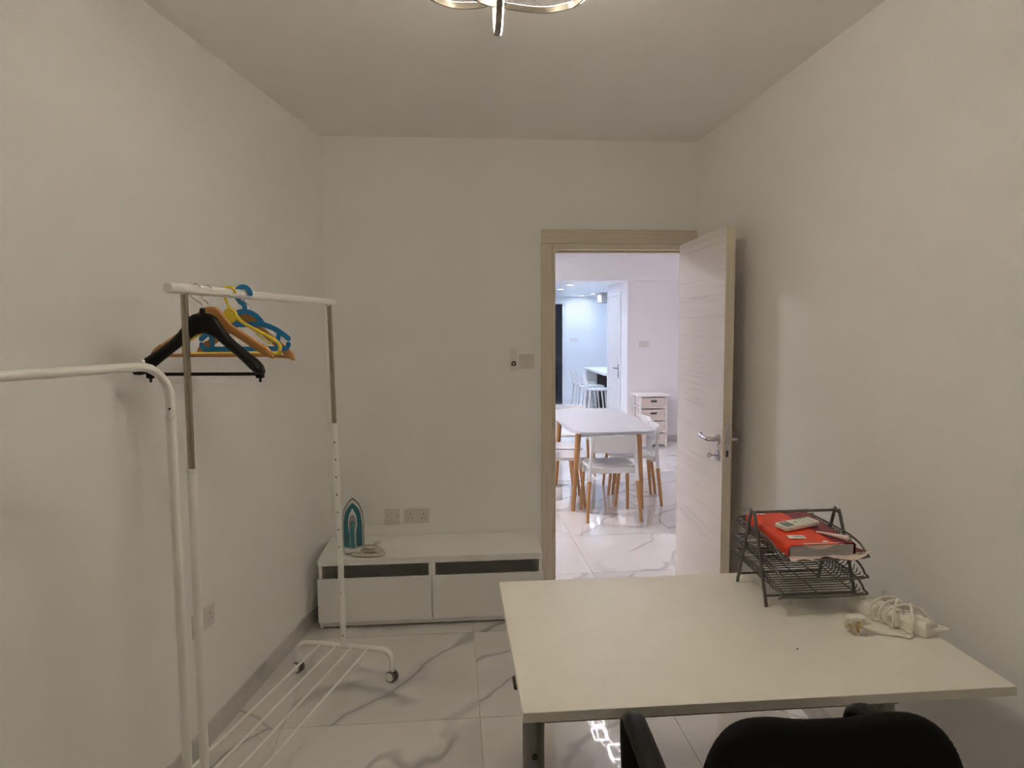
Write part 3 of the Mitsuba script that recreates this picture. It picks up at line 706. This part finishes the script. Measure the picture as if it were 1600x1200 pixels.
A("steam_iron__heel", tr(hull(*[ball((x, y, .014), .0135) for x in (-.048, .048) for y in (.018,)], *[ball((x, -.055, .014), .0135) for x in (-.03, .03)]), IM), "m_iron_white", 40)
coil = []
for k in range(4):
    for t in np.linspace(0, 2 * np.pi, 26)[:-1]:
        coil.append((-.472 + (.048 + .0115 * k + .0115 * t / 6.3) * math.cos(t), 3.700 + (.018 + .0105 * k + .0105 * t / 6.3) * math.sin(t), .3866 + .0018 * (1 + math.sin(2 * t + 1.7 * k))))
coil += [(-.40, 3.735, .392), (-.43, 3.757, .408), (-.465, 3.755, .415), (-.50, 3.725, .420), (-.47, 3.69, .416), (-.43, 3.715, .418), (-.445, 3.757, .424)]
lead = [(-.535, 3.772, .396), (-.505, 3.75, .397), (-.45, 3.725, .396)]
A("steam_iron__cord", tube(catmull(lead + coil, 3), .0052, 8), "m_braid", 60)
A("steam_iron__plug", cat(box(-.447, -.412, 3.775, 3.805, .411, .433, .005), cyl((-.43, 3.777, .42), (-.455, 3.772, .423), .005, n=10)), "m_white_plastic", 30)

# ---- electrical plates
def plate_wall(name, label, cx, cz, w, h, M0, th=.009, holes=(), rockers=(), screws=(), frame=False, cat_="socket", group=None):
    r = root(name, label, cat_, group)
    P = standing(plate(rrect(-w / 2, w / 2, -h / 2, h / 2, .004), th, .0025)); P.apply_translation((0, -th, 0))
    add(r + "__plate", tr(P, M0), "m_socket", 30)
    for x, z, a, b in rockers:
        add(r + "__rocker", tr(box(x - a, x + a, -th - .003, -th, z - b, z + b, .0012), M0), "m_socket", False)
    for x, z, a, b in holes:
        add(r + "__pin_slot", tr(box(x - a, x + a, -th - .0004, -th + .0004, z - b, z + b), M0), "m_dark", False)
    for x, z in screws:
        add(r + "__screw", tr(cyl((x, -th + .001, z), (x, -th - .001, z), .003, n=10), M0), "m_grey_steel", 30)
    return r
def bs_holes(x): return [(x, .012, .0022, .004), (x - .011, -.012, .0036, .002), (x + .011, -.012, .0036, .002)]
WB = lambda x, z: M((x, D, z))
plate_wall("wall_socket", "double power socket above the bench on the back wall", 0, 0, .146, .086, WB(-.2255, .4935), holes=bs_holes(-.038) + bs_holes(.040), rockers=[(-.012, .014, .006, .005), (.012, .014, .006, .005)])
fs = plate_wall("spur_switch", "square fused switch plate left of the double socket above the bench", 0, 0, .084, .086, WB(-.370, .4965), th=.016, rockers=[(0, .0, .016, .018)], screws=[(-.03, 0), (.03, 0)], cat_="switch")
ls = plate_wall("light_switch", "square light switch beside the door frame", 0, 0, .086, .086, WB(.4325, 1.3985), rockers=[(0, -.002, .012, .018)], cat_="switch")
thL = 90 - 9.7682
def WL(y, z):
    return M((left_x(y), y, z), rz=math.degrees(math.atan2(1, TL)) if False else 90 - 9.7682)
# local -y must point into the room: the wall runs along (sin, cos); its room normal is (cos, -sin)
plate_wall("wall_socket", "double power socket low on the left wall behind the rack posts", 0, 0, .150, .088, M((left_x(2.632), 2.632, .500), rz=90 - 9.7682), holes=bs_holes(.040) + bs_holes(-.040), rockers=[(-.012, .014, .006, .005), (.012, .014, .006, .005)])
plate_wall("wall_socket", "power socket on the right wall, just showing over the desk edge", 0, 0, .146, .086, M((XR, 2.085, .662), rz=-90), holes=bs_holes(-.038) + bs_holes(.040))
plate_wall("light_switch", "wide switch plate on the far dining wall above the drawer unit", 0, 0, .146, .088, M((2.604, YF, 1.353)), rockers=[(-.02, 0, .012, .018), (.02, 0, .012, .018)], cat_="switch")
plate_wall("light_switch", "small switch plate on the kitchen end wall beside the dark glass door", 0, 0, .17, .086, M((2.49, YK, 1.33)), rockers=[(-.02, 0, .012, .018)], cat_="switch")
# oval controller with a black ring button
rc = root("remote_holder", "white oval remote control with a black ring button beside the light switch", "remote control")
cap = LineString([(0, -.048), (0, .048)]).buffer(.0205, quad_segs=10)
m_ = standing(plate(cap, .020, .006)); m_.apply_translation((0, -.020, 0)); A("remote_holder__body", tr(m_, WB(.354, 1.408)), "m_white_plastic", 40)
ringb = standing(plate(Point(0, -.019).buffer(.0145, quad_segs=12).difference(Point(0, -.019).buffer(.006)), .0025, .0006)); ringb.apply_translation((0, -.0225, 0))
A("remote_holder__ring_button", tr(ringb, WB(.354, 1.408)), "m_dark", 30)
A("remote_holder__centre_button", tr(cyl((0, -.019, -.019), (0, -.0235, -.019), .0055, n=16, b=.001), WB(.354, 1.408)), "m_socket", 40)

# ================================================================== ON THE DESK
TZ = DZ
tr_ = root("letter_tray", "three-tier dark metal wire letter tray on the desk", "letter tray")
def wt(pts, r=.0032, n=8, c=False): return tube(np.array(pts, float), r, n, c)
AL, AR = .958, 1.246
for x in (AL, AR):
    xo = .006 if x == AR else 0
    P = [(x + xo, 1.999, TZ + .0025), (x - xo * .5, 2.088, TZ + .252), (x - xo, 2.100, TZ + .268), (x - xo, 2.109, TZ + .2715), (x - xo, 2.118, TZ + .268), (x - xo * .5, 2.130, TZ + .252), (x, 2.218, TZ + .0025)]
    A("letter_tray__side_frame", tube(catmull(P, 5), .0052, 12), "m_wire", 60)
A("letter_tray__top_bar", cyl((AL, 2.109, TZ + .2715), (AR - .006, 2.109, TZ + .2715), .0045, n=12), "m_wire", 40)
for y, z in ((2.010, .033), (2.207, .033)):
    A("letter_tray__cross_bar", cyl((AL + .002, y, TZ + z), (AR, y, TZ + z), .0034, n=10), "m_wire", 40)
TIERS = [.056, .108, .171]
for k, zf in enumerate(TIERS):
    z = TZ + zf
    sl = lambda y: .060 * max(0.0, y - 1.932) * (1 if y < 2.3 else 1)
    x0, x1, yb, yf = AL + .007, AR - .011, 2.256, 1.932
    zr = z + .046
    # upper rim: back, sides, dipping to the floor at the front
    rim = [(x0 + .018, yf, z), (x0 + .013, yf + .004, z + .001), (x0 + .008, yf + .045, z + .024), (x0 + .004, yf + .085, zr - .006), (x0, yf + .13, zr), (x0, yb - .012, zr), (x0 + .012, yb, zr),
           (x1 - .012, yb, zr), (x1, yb - .012, zr), (x1, yf + .13, zr), (x1 + .002, yf + .085, zr - .004), (x1 + .002, yf + .035, z + .032), (x1 + .002, yf + .008, z + .012), (x1 - .010, yf, z)]
    tk = A("letter_tray__tray", wt(catmull(rim, 3, True), .0033, 8, True), "m_wire", 60)
    wires = []
    ny = 19
    for i in range(ny):
        y = yf + .012 + (yb - yf - .02) * i / (ny - 1)
        f = np.clip((y - yf) / .13, 0, 1)
        xa, xb = x0 + .016 * (1 - f), x1 + .002
        zt = zr if f >= 1 else z + .044 * f
        A(tk + "__wire", wt([(xa, y, zt), (xa + .004, y, z + sl(y) + (.006 if zt > z + .03 else 0)), (xa + .012, y, z + sl(y)), (xb - .012, y, z + sl(y)), (xb - .003, y, z + sl(y) + (.006 if zt > z + .03 else 0)), (xb, y, zt)], .0017, 6), "m_wire", 60)
    A(tk + "__side_wire", cat(*[wt([(xx, yf + .03, z + sl(yf + .03)), (xx, yb, z + sl(yb)), (xx, yb + .001, zr)], .0017, 6) for xx in (x0 + .03, (x0 + x1) / 2, x1 - .02)], *[wt([(x0, yf + .09, z + h_), (x0, yb, z + h_), (x1, yb, z + h_), (x1, yf + .08, z + h_)], .0017, 6) for h_ in (.030, .037)]), "m_wire", 60)
zt3 = TZ + TIERS[2] + .0068
# ---- torn ream of paper lying in the top tray
pr = root("paper_ream", "torn open red and maroon pack of printer paper in the top tray", "paper pack")
RX0, RX1, RY0, RY1, RT = .994, 1.201, 1.938, 2.236, .037
A("paper_ream__paper_stack", box(RX0 + .004, RX1 - .004, RY0, RY1 - .004, zt3 + .002, zt3 + RT - .002), "m_paper_edge")
def skin(x0, x1, y0, y1, seed, amp=.0025):
    """wrapper half: top and side faces as one crinkled sheet, folded over the ream"""
    return None
def sheet(rows, th=.0012):
    """rows of 3D points (r x c x 3) -> thin closed sheet."""
    V = np.asarray(rows, float); r, c, _ = V.shape
    du = np.gradient(V, axis=0); dv = np.gradient(V, axis=1); n = np.cross(du, dv); n /= np.linalg.norm(n, axis=2, keepdims=True) + 1e-12
    W = np.concatenate([V.reshape(-1, 3), (V + n * th).reshape(-1, 3)]); F = []
    o = r * c
    for i in range(r - 1):
        for j in range(c - 1):
            a, b, d, e = i * c + j, i * c + j + 1, (i + 1) * c + j, (i + 1) * c + j + 1
            F += [[a, b, e], [a, e, d], [o + a, o + e, o + b], [o + a, o + d, o + e]]
    edge = [(i * c, (i + 1) * c) for i in range(r - 1)] + [((r - 1) * c + j, (r - 1) * c + j + 1) for j in range(c - 1)] + [((i + 1) * c + c - 1, i * c + c - 1) for i in range(r - 1)] + [(j + 1, j) for j in range(c - 1)]
    for a, b in edge: F += [[a, o + a, b], [b, o + a, o + b]]
    m = trimesh.Trimesh(W, F, process=False); trimesh.repair.fix_normals(m); return m
def crumple(V, amp, f, seed):
    V = np.asarray(V, float)
    d = meshkit.fbm(V * f, 3, seed) - .5
    d2 = meshkit.fbm(V * f + 31, 3, seed + 5) - .5
    V = V.copy(); V[..., 2] += amp * d; V[..., 0] += amp * .5 * d2
    return V
def wrap_profile(xs_top, left=True):
    pass
ys = np.linspace(0, 1, 34)
RREAM = M((0, RY0, zt3)) @ M(rx=3.6) @ M((0, -RY0, -zt3))
def make_red():
    rows = []
    split0, split1 = 1.118, 1.158            # where red meets maroon, at the back and at the front
    for t in ys:
        y = RY1 + (RY0 - .002 - RY1) * t
        sp = split0 + (split1 - split0) * t
        prof = [(RX0 + .012, zt3 - .0), (RX0 - .001, zt3 + .004), (RX0 - .002, zt3 + RT * .5), (RX0 - .001, zt3 + RT - .006), (RX0 + .006, zt3 + RT + .001)]
        prof += [(RX0 + .006 + (sp - RX0 - .006) * s, zt3 + RT + .0016) for s in np.linspace(.12, 1, 12)]
        rows.append([(x, y, z) for x, z in prof])
    return sheet(crumple(rows, .0035, 42, 3), .0008)
def make_maroon():
    rows = []
    for t in ys:
        y = RY1 + (RY0 - RY1) * t
        sp = 1.110 + (1.140 - 1.110) * t + .04 * max(0, t - .85)
        prof = [(sp + (RX1 - .004 - sp) * s, zt3 + RT + .0026) for s in np.linspace(0, 1, 10)]
        prof += [(RX1 + .002, zt3 + RT - .004), (RX1 + .003, zt3 + RT * .5), (RX1 + .002, zt3 + .004), (RX1 - .010, zt3 + .0)]
        rows.append([(x, y, z) for x, z in prof])
    return sheet(crumple(rows, .0035, 38, 8), .0008)
A("paper_ream__red_wrapper", make_red(), "m_wrap_red", 50)
A("paper_ream__maroon_wrapper", make_maroon(), "m_wrap_maroon", 50)
# torn front flap hanging over the front of the tray, and the side flap
fl = []
for t in np.linspace(0, 1, 30):
    x = RX0 + .000 + (RX1 + .026 - RX0) * t
    ln = .013 + .006 * math.sin(9 * t + .6) + .004 * math.sin(23 * t) + (.012 * max(0, t - .75) * 4)
    fl.append([(x + .10 * s * max(0, t - .8), RY0 + .004 - ln * s * 1.1, zt3 + .003 + .001 * s - .008 * s * s + .004 * math.sin(14 * t) * s + .03 * s * max(0, t - .82) * 4) for s in np.linspace(0, 1, 5)])
A("paper_ream__torn_flap", sheet(crumple(fl, .006, 50, 11), .0008), "m_wrap_inside", 50, label="pale inside of the torn wrapper at the front edge")
fl = []
for t in np.linspace(0, 1, 16):
    y = RY0 - .012 + .080 * t
    fl.append([(RX1 + .002 + .024 * s * (1 - t) ** .6, y - .014 * s * (1 - t), zt3 + .002 + (RT * .98) * (1 - s) * (.35 + .65 * t) + .022 * s * (1 - t)) for s in np.linspace(0, 1, 6)])
A("paper_ream__side_flap", sheet(crumple(fl, .005, 55, 14), .0008), "m_wrap_maroon", 50)
# front overlap strip of red and rolled back white tear
rs = []
for t in np.linspace(0, 1, 14):
    x = RX0 + .045 + .125 * t
    dz = .016 * (math.sin(np.pi * min(1, t * 1.25)) * .8 + .25)
    rs.append([(x, RY0 + .006 - .008 * s, zt3 + RT + .004 - dz * s * s) for s in np.linspace(0, 1, 4)])
A("paper_ream__torn_strip", sheet(crumple(rs, .003, 60, 2), .0008), "m_wrap_inside", 50)
cone = []
roll = tube(catmull([(1.128, 2.030, zt3 + RT + .006), (1.150, 2.000, zt3 + RT + .0085), (1.172, 1.970, zt3 + RT + .0105), (1.186, 1.952, zt3 + RT + .011)], 5), 1.0, 12, scale=np.interp(np.arange(16), [0, 15], [.0022, .0098]))
A("paper_ream__curled_tear", roll, "m_wrap_inside", 50)
# printed patches
def patch(cx, cy, w, d, rz, z, bs, name, up=.0012):
    m = trimesh.creation.box((w, d, .0008)); m.apply_transform(M((cx, cy, z + up), rz=rz)); return A(name, m, bs)
ztop = zt3 + RT + .0035
patch(1.045, 1.995, .052, .028, -3, ztop, "m_paper", "paper_ream__printed_label")
for dy in (-.006, 0.0, .006):
    patch(1.048, 1.995 + dy, .034, .0028, -3, ztop, "m_print_grey", "paper_ream__printed_label__print_line", .0017)
for x, w, d in ((.992, .010, .016), (1.006, .008, .018), (1.018, .010, .013), (1.030, .007, .018), (1.041, .009, .015)):
    patch(x, 2.212, w, d, 12, ztop, "m_paper", "paper_ream__white_lettering")
patch(1.112, 1.949, .016, .012, 10, ztop + .001, "m_wrap_inside", "paper_ream__tape")
# ---- remote control on the ream
rm = root("remote_control", "white air conditioner remote lying on the red paper pack", "remote control")
RM = M((1.095, 2.086, ztop + .0015), rz=20, ry=0)
A("remote_control__body", tr(plate(rrect(-.074, .074, -.027, .027, .010), .0145, .004), RM), "m_remote", 40)
A("remote_control__screen", tr(plate(rrect(-.066, -.030, -.019, .019, .002), .0009), RM @ M((0, 0, .0142))), "m_lcd", False)
for i in range(4):
    for j in range(3):
        if i == 0 and j == 1: continue
        A("remote_control__button", tr(plate(rrect(-.006, .006, -.004, .004, .002), .0012), RM @ M((-.012 + .019 * i, -.014 + .014 * j, .0142))), "m_button", False)
A("remote_control__power_button", tr(plate(rrect(-.008, .008, -.005, .005, .003), .0014), RM @ M((-.012, 0, .0142))), "m_green", False)

# ---- power strip with wound cord and plug
ps = root("power_strip", "white extension socket wound in its own cord on the desk", "extension socket")
pa, pb_ = np.array([1.228, 1.982]), np.array([1.325, 1.757])
dv = (pb_ - pa); PL = np.linalg.norm(dv); pang = math.degrees(math.atan2(dv[1], dv[0]))
PM = M(((pa[0] + pb_[0]) / 2, (pa[1] + pb_[1]) / 2, TZ), rz=pang)
A("power_strip__body", tr(hull(box(-PL / 2, PL / 2, -.029, .029, .0, .030, .003), box(-PL / 2 + .006, PL / 2 - .006, -.022, .022, .0, .041, .003)), PM), "m_cord", 30)
for off in (-.010, .012):
    A("power_strip__ridge", tr(box(-PL / 2 + .008, PL / 2 - .008, off - .0012, off + .0012, .0405, .0425), PM), "m_cord", False)
for k in range(3):
    c = -.085 + .062 * k
    A("power_strip__outlet", tr(cat(box(c - .004, c + .004, .000, .005, .0408, .0416), box(c - .012, c - .007, -.016, -.0125, .0408, .0416), box(c + .007, c + .012, -.016, -.0125, .0408, .0416)), PM), "m_grey_steel", False)
wind = []
for k, (cx, tilt, ry, rz_) in enumerate(((-.018, .22, .052, .040), (.000, .10, .047, .034), (.016, -.25, .055, .037), (.040, .35, .046, .036), (.058, -.38, .050, .038))):
    for t in np.linspace(0, 2 * np.pi, 15)[:-1]:
        yv = ry * math.cos(t); zv = .028 + rz_ * math.sin(t)
        wind.append((cx + tilt * .09 * math.cos(t) + .010 * t / 6.3, yv, max(zv, .0048) if abs(yv) > .033 else (max(zv, .050) if zv > .03 else -.001)))
wind = [(x, y, z) if z >= 0 else (x, math.copysign(.036, y if y else 1), .006) for x, y, z in wind]
def to_w(P): return [tuple((PM @ np.array([*p, 1]))[:3]) for p in P]
tail = to_w(wind[-3:])
end = [(1.262, 1.752, TZ + .006), (1.240, 1.765, TZ + .0046), (1.205, 1.778, TZ + .0046), (1.165, 1.792, TZ + .010), (1.148, 1.797, TZ + .014)]
A("power_strip__cord", tube(catmull(to_w([(PL / 2 - .004, .008, .018), (PL / 2 + .018, .022, .022), (PL / 2 + .010, .056, .016), (.085, .058, .010), (.05, .05, .006)]) + to_w(wind) + end, 4), .0042, 10), "m_cord", 60)
A("power_strip__strain_relief", cyl(to_w([(PL / 2 - .004, .002, .018)])[0], to_w([(PL / 2 + .030, .026, .028)])[0], .006, .0045, n=12), "m_cord", 40)
pl = root("power_strip__plug", None)
PG = M((1.122, 1.795, TZ + .0285), rz=-14, rx=-58)
add("power_strip__plug", tr(cat(plate(rrect(-.026, .026, -.023, .023, .010), .020, .004), hull(box(.018, .030, -.008, .008, .004, .016, .002), box(.030, .046, -.005, .005, .005, .014, .002))), PG), "m_cord", 30)
add("power_strip__plug__pin", tr(cat(box(-.018, -.014, -.004, .004, -.021, 0, .0006), box(.004, .0105, -.0135, -.0095, -.017, 0, .0006), box(.004, .0105, .0095, .0135, -.017, 0, .0006)), PG), "m_brass", False)

# ================================================================== DINING ROOM
def leg_(p0, p1, r0, r1): return cyl(p0, p1, r0, r1, n=16, b=.002)
dt = root("dining_table", "white rounded dining table on tapered wooden legs beyond the doorway", "dining table")
tx, ty, tw, tl = 1.330, 6.30, .376, .83
a = np.linspace(0, 2 * np.pi, 97)[:-1]
sp = [(np.sign(np.cos(t)) * abs(np.cos(t)) ** (2 / 5.5) * tw, np.sign(np.sin(t)) * abs(np.sin(t)) ** (2 / 6.5) * tl) for t in a]
tp = plate(Polygon(sp), .020, .007); tp.apply_translation((tx, ty, .722))
A("dining_table__tabletop", tp, "m_table_white", 40)
for sx in (-1, 1):
    for sy in (-1, 1):
        A("dining_table__leg", leg_((tx + sx * .306, ty + (.525 if sy > 0 else -.470), 0), (tx + sx * .262, ty + (.545 if sy > 0 else -.50), .7225), .017, .027), "m_beech", 40)
A("dining_table__apron", cat(*[box(tx - .25, tx + .25, ty + s * .50 - .01, ty + s * .50 + .01, .665, .722, .002) for s in (-1, 1)], *[box(tx + s * .25 - .01, tx + s * .25 + .01, ty - .48, ty + .48, .665, .722, .002) for s in (-1, 1)]), "m_table_white", False)

def chair_parts():
    out = []
    # seat: dished rounded slab
    q = np.linspace(0, 2 * np.pi, 65)[:-1]
    po = Polygon([(np.sign(np.cos(t)) * abs(np.cos(t)) ** .45 * (.205 + .012 * (np.sin(t) > 0) * np.sin(t)), .045 + np.sign(np.sin(t)) * abs(np.sin(t)) ** .5 * .195) for t in q])
    s = plate(po, .024, .009); s.apply_translation((0, 0, .428))
    s = s.subdivide_to_size(.04); v = np.array(s.vertices); v[:, 2] -= .018 * np.clip(1 - (v[:, 0] / .2) ** 2, 0, 1) * np.clip(1 - ((v[:, 1] - .03) / .2) ** 2, 0, 1); s = trimesh.Trimesh(v, s.faces, process=False)
    out.append(("seat", cat(s, box(-.19, .19, -.160, -.125, .395, .445, .006), *[cyl((x, .155, .352), (x * .97, .15, .442), .0185, .022, n=16, b=.003) for x in (-.192, .192)]), "m_chair_white", 40))
    # backrest: curved panel
    rows = []
    for z in np.linspace(.572, .716, 9):
        rows.append([(x, -.172 - .030 * (1 - (x / .185) ** 2) - .10 * (z - .57), z) for x in np.linspace(-.183, .183, 17)])
    out.append(("backrest", sheet(rows, .013), "m_chair_white", 50))
    for sx in (-1, 1):
        P = catmull([(sx * .200, -.178, .335), (sx * .193, -.172, .44), (sx * .184, -.173, .57), (sx * .178, -.180, .66), (sx * .172, -.186, .712)], 5)
        out.append(("stile", sweep(P, circ(.0165, 14, .0145), up=(1, 0, 0)), "m_chair_white", 50))
        out.append(("leg", leg_((sx * .223, -.212, 0), (sx * .200, -.178, .338), .0125, .0172), "m_beech", 40))
        out.append(("leg", leg_((sx * .206, .200, 0), (sx * .192, .156, .40), .0125, .0172), "m_beech", 40))
    return [(p, mikit.ply(m, b, smooth=sm)) for p, m, b, sm in out]
CH = chair_parts()
def place_chair(label, x, y, rz, name="dining_chair", parts=CH, cat_="chair", group="white chairs with wooden legs around the dining table"):
    r = root(name, label, cat_, group)
    seen = {}
    for p, d in parts:
        n = seen.get(p, 0); seen[p] = n + 1
        k = f"{r}__{p}" + (f"_{n:03d}" if n else "")
        scene[k] = {**d, "to_world": T4().translate([x, y, 0]).rotate([0, 0, 1], rz)}
    return r
place_chair("white chair at the near end of the dining table, its back to the doorway", 1.305, 5.660, -1)
place_chair("white chair at the near right side of the dining table, facing left", 1.640, 6.135, 86)
place_chair("white chair at the left side of the dining table, cut by the door frame", .945, 6.12, -88)
place_chair("white chair at the far left side of the dining table, behind the nearer one", .985, 6.565, -91)
place_chair("white chair at the far right side of the dining table, mostly hidden by the tabletop", 1.70, 6.575, 90)
place_chair("white chair at the far end of the dining table, facing the doorway", 1.30, 7.42, 180)

# ---- white unit with four fabric drawers
cu = root("drawer_unit", "slim white unit with four beige fabric drawers against the far wall", "drawer unit")
ux0, ux1, uy0, uy1 = 2.452, 2.822, 8.86, 9.225
for x in (ux0, ux1 - .022):
    for y in (uy0, uy1 - .022):
        A("drawer_unit__post", box(x, x + .022, y, y + .022, 0, .672, .002), "m_white_metal")
A("drawer_unit__top", box(ux0 - .028, ux1 + .028, uy0 - .028, uy1 + .012, .672, .694, .004), "m_white_metal")
zs = [.035, .197, .357, .517]
for z in zs:
    A("drawer_unit__rail", cat(box(ux0 + .022, ux1 - .022, uy0 + .002, uy0 + .016, z, z + .014), box(ux0 + .004, ux0 + .018, uy0 + .022, uy1 - .022, z, z + .014), box(ux1 - .018, ux1 - .004, uy0 + .022, uy1 - .022, z, z + .014), box(ux0 + .022, ux1 - .022, uy1 - .016, uy1 - .002, z, z + .014)), "m_white_metal")
    dk_ = A("drawer_unit__drawer", box(ux0 + .026, ux1 - .026, uy0 + .006, uy1 - .03, z + .016, z + .142, .004), "m_drawer_fabric")
    A(dk_ + "__handle", box((ux0 + ux1) / 2 - .042, (ux0 + ux1) / 2 + .042, uy0 - .004, uy0 + .007, z + .080, z + .106, .004), "m_kitchen_dark")

# ---- kitchen bar and stools
kb = root("kitchen_bar", "white breakfast bar with a dark open underside in the kitchen", "bar counter")
A("kitchen_bar__worktop", box(2.40, 2.95, 10.75, 12.45, .815, .855, .003), "m_white_lacquer")
A("kitchen_bar__end_panel", box(2.42, 2.93, 12.40, 12.44, 0, .814), "m_white_lacquer")
A("kitchen_bar__back_panel", box(2.88, 2.92, 10.77, 12.39, 0, .814), "m_kitchen_grey")
A("kitchen_bar__side_panel", box(2.62, 2.87, 12.36, 12.395, 0, .812), "m_kitchen_dark")
A("kitchen_bar__shelf", box(2.74, 2.879, 10.77, 12.355, .40, .43), "m_kitchen_dark")
wc = root("wall_cabinet", "small grey cabinet corner under the kitchen ceiling", "cabinet")
A("wall_cabinet__body", box(2.74, 3.3, 12.55, 13.0, 2.04, 2.214), "m_kitchen_grey")
def stool_parts():
    out = [("seat", hull(*[ball((x, y, .60), .012) for x in (-.17, .17) for y in (-.15, .17)], *[ball((x, y, .60), .012) for x in (-.13, .13) for y in (-.18, .2)]), "m_chair_white", 40)]
    rows = []
    for t in np.linspace(0, 1, 8):
        z = .62 + .20 * t; w = .165 * (1 - .45 * t ** 3)
        rows.append([(x, -.17 - .05 * t - .03 * (1 - (x / .17) ** 2) + .0, z + .02 * (1 - (x / w) ** 2) * t) for x in np.linspace(-w, w, 13)])
    out.append(("backrest", sheet(rows, .014), "m_chair_white", 50))
    for sx in (-1, 1):
        for sy, y in ((-1, -.16), (1, .16)):
            out.append(("leg", cyl((sx * .20, y * 1.3, 0), (sx * .155, y * .95, .60), .013, .016, n=12), "m_chair_white", 40))
    for y in (.195, -.195): out.append(("footrest", cyl((-.185, y, .20), (.185, y, .20), .009, n=10), "m_chair_white", 40))
    return [(p, mikit.ply(m, b, smooth=sm)) for p, m, b, sm in out]
ST = stool_parts()
for y, lab in ((10.85, "white bar stool nearest the passage at the kitchen bar"), (11.45, "middle white bar stool at the kitchen bar"), (12.05, "white bar stool farthest along the kitchen bar")):
    place_chair(lab, 2.31, y, -90, "bar_stool", ST, "bar stool", "white stools along the kitchen bar")
for k in [k for k in list(labels) if not labels[k]]: labels.pop(k)

cb = root("desk_crumb", "tiny black crumb on the bare middle of the desk top", "crumb")
add("desk_crumb__speck", trimesh.creation.icosphere(1, .0028).apply_transform(np.diag([1.3, .9, .5, 1])).apply_translation((.916, 1.723, DZ + .0014)), "m_dark", 30)
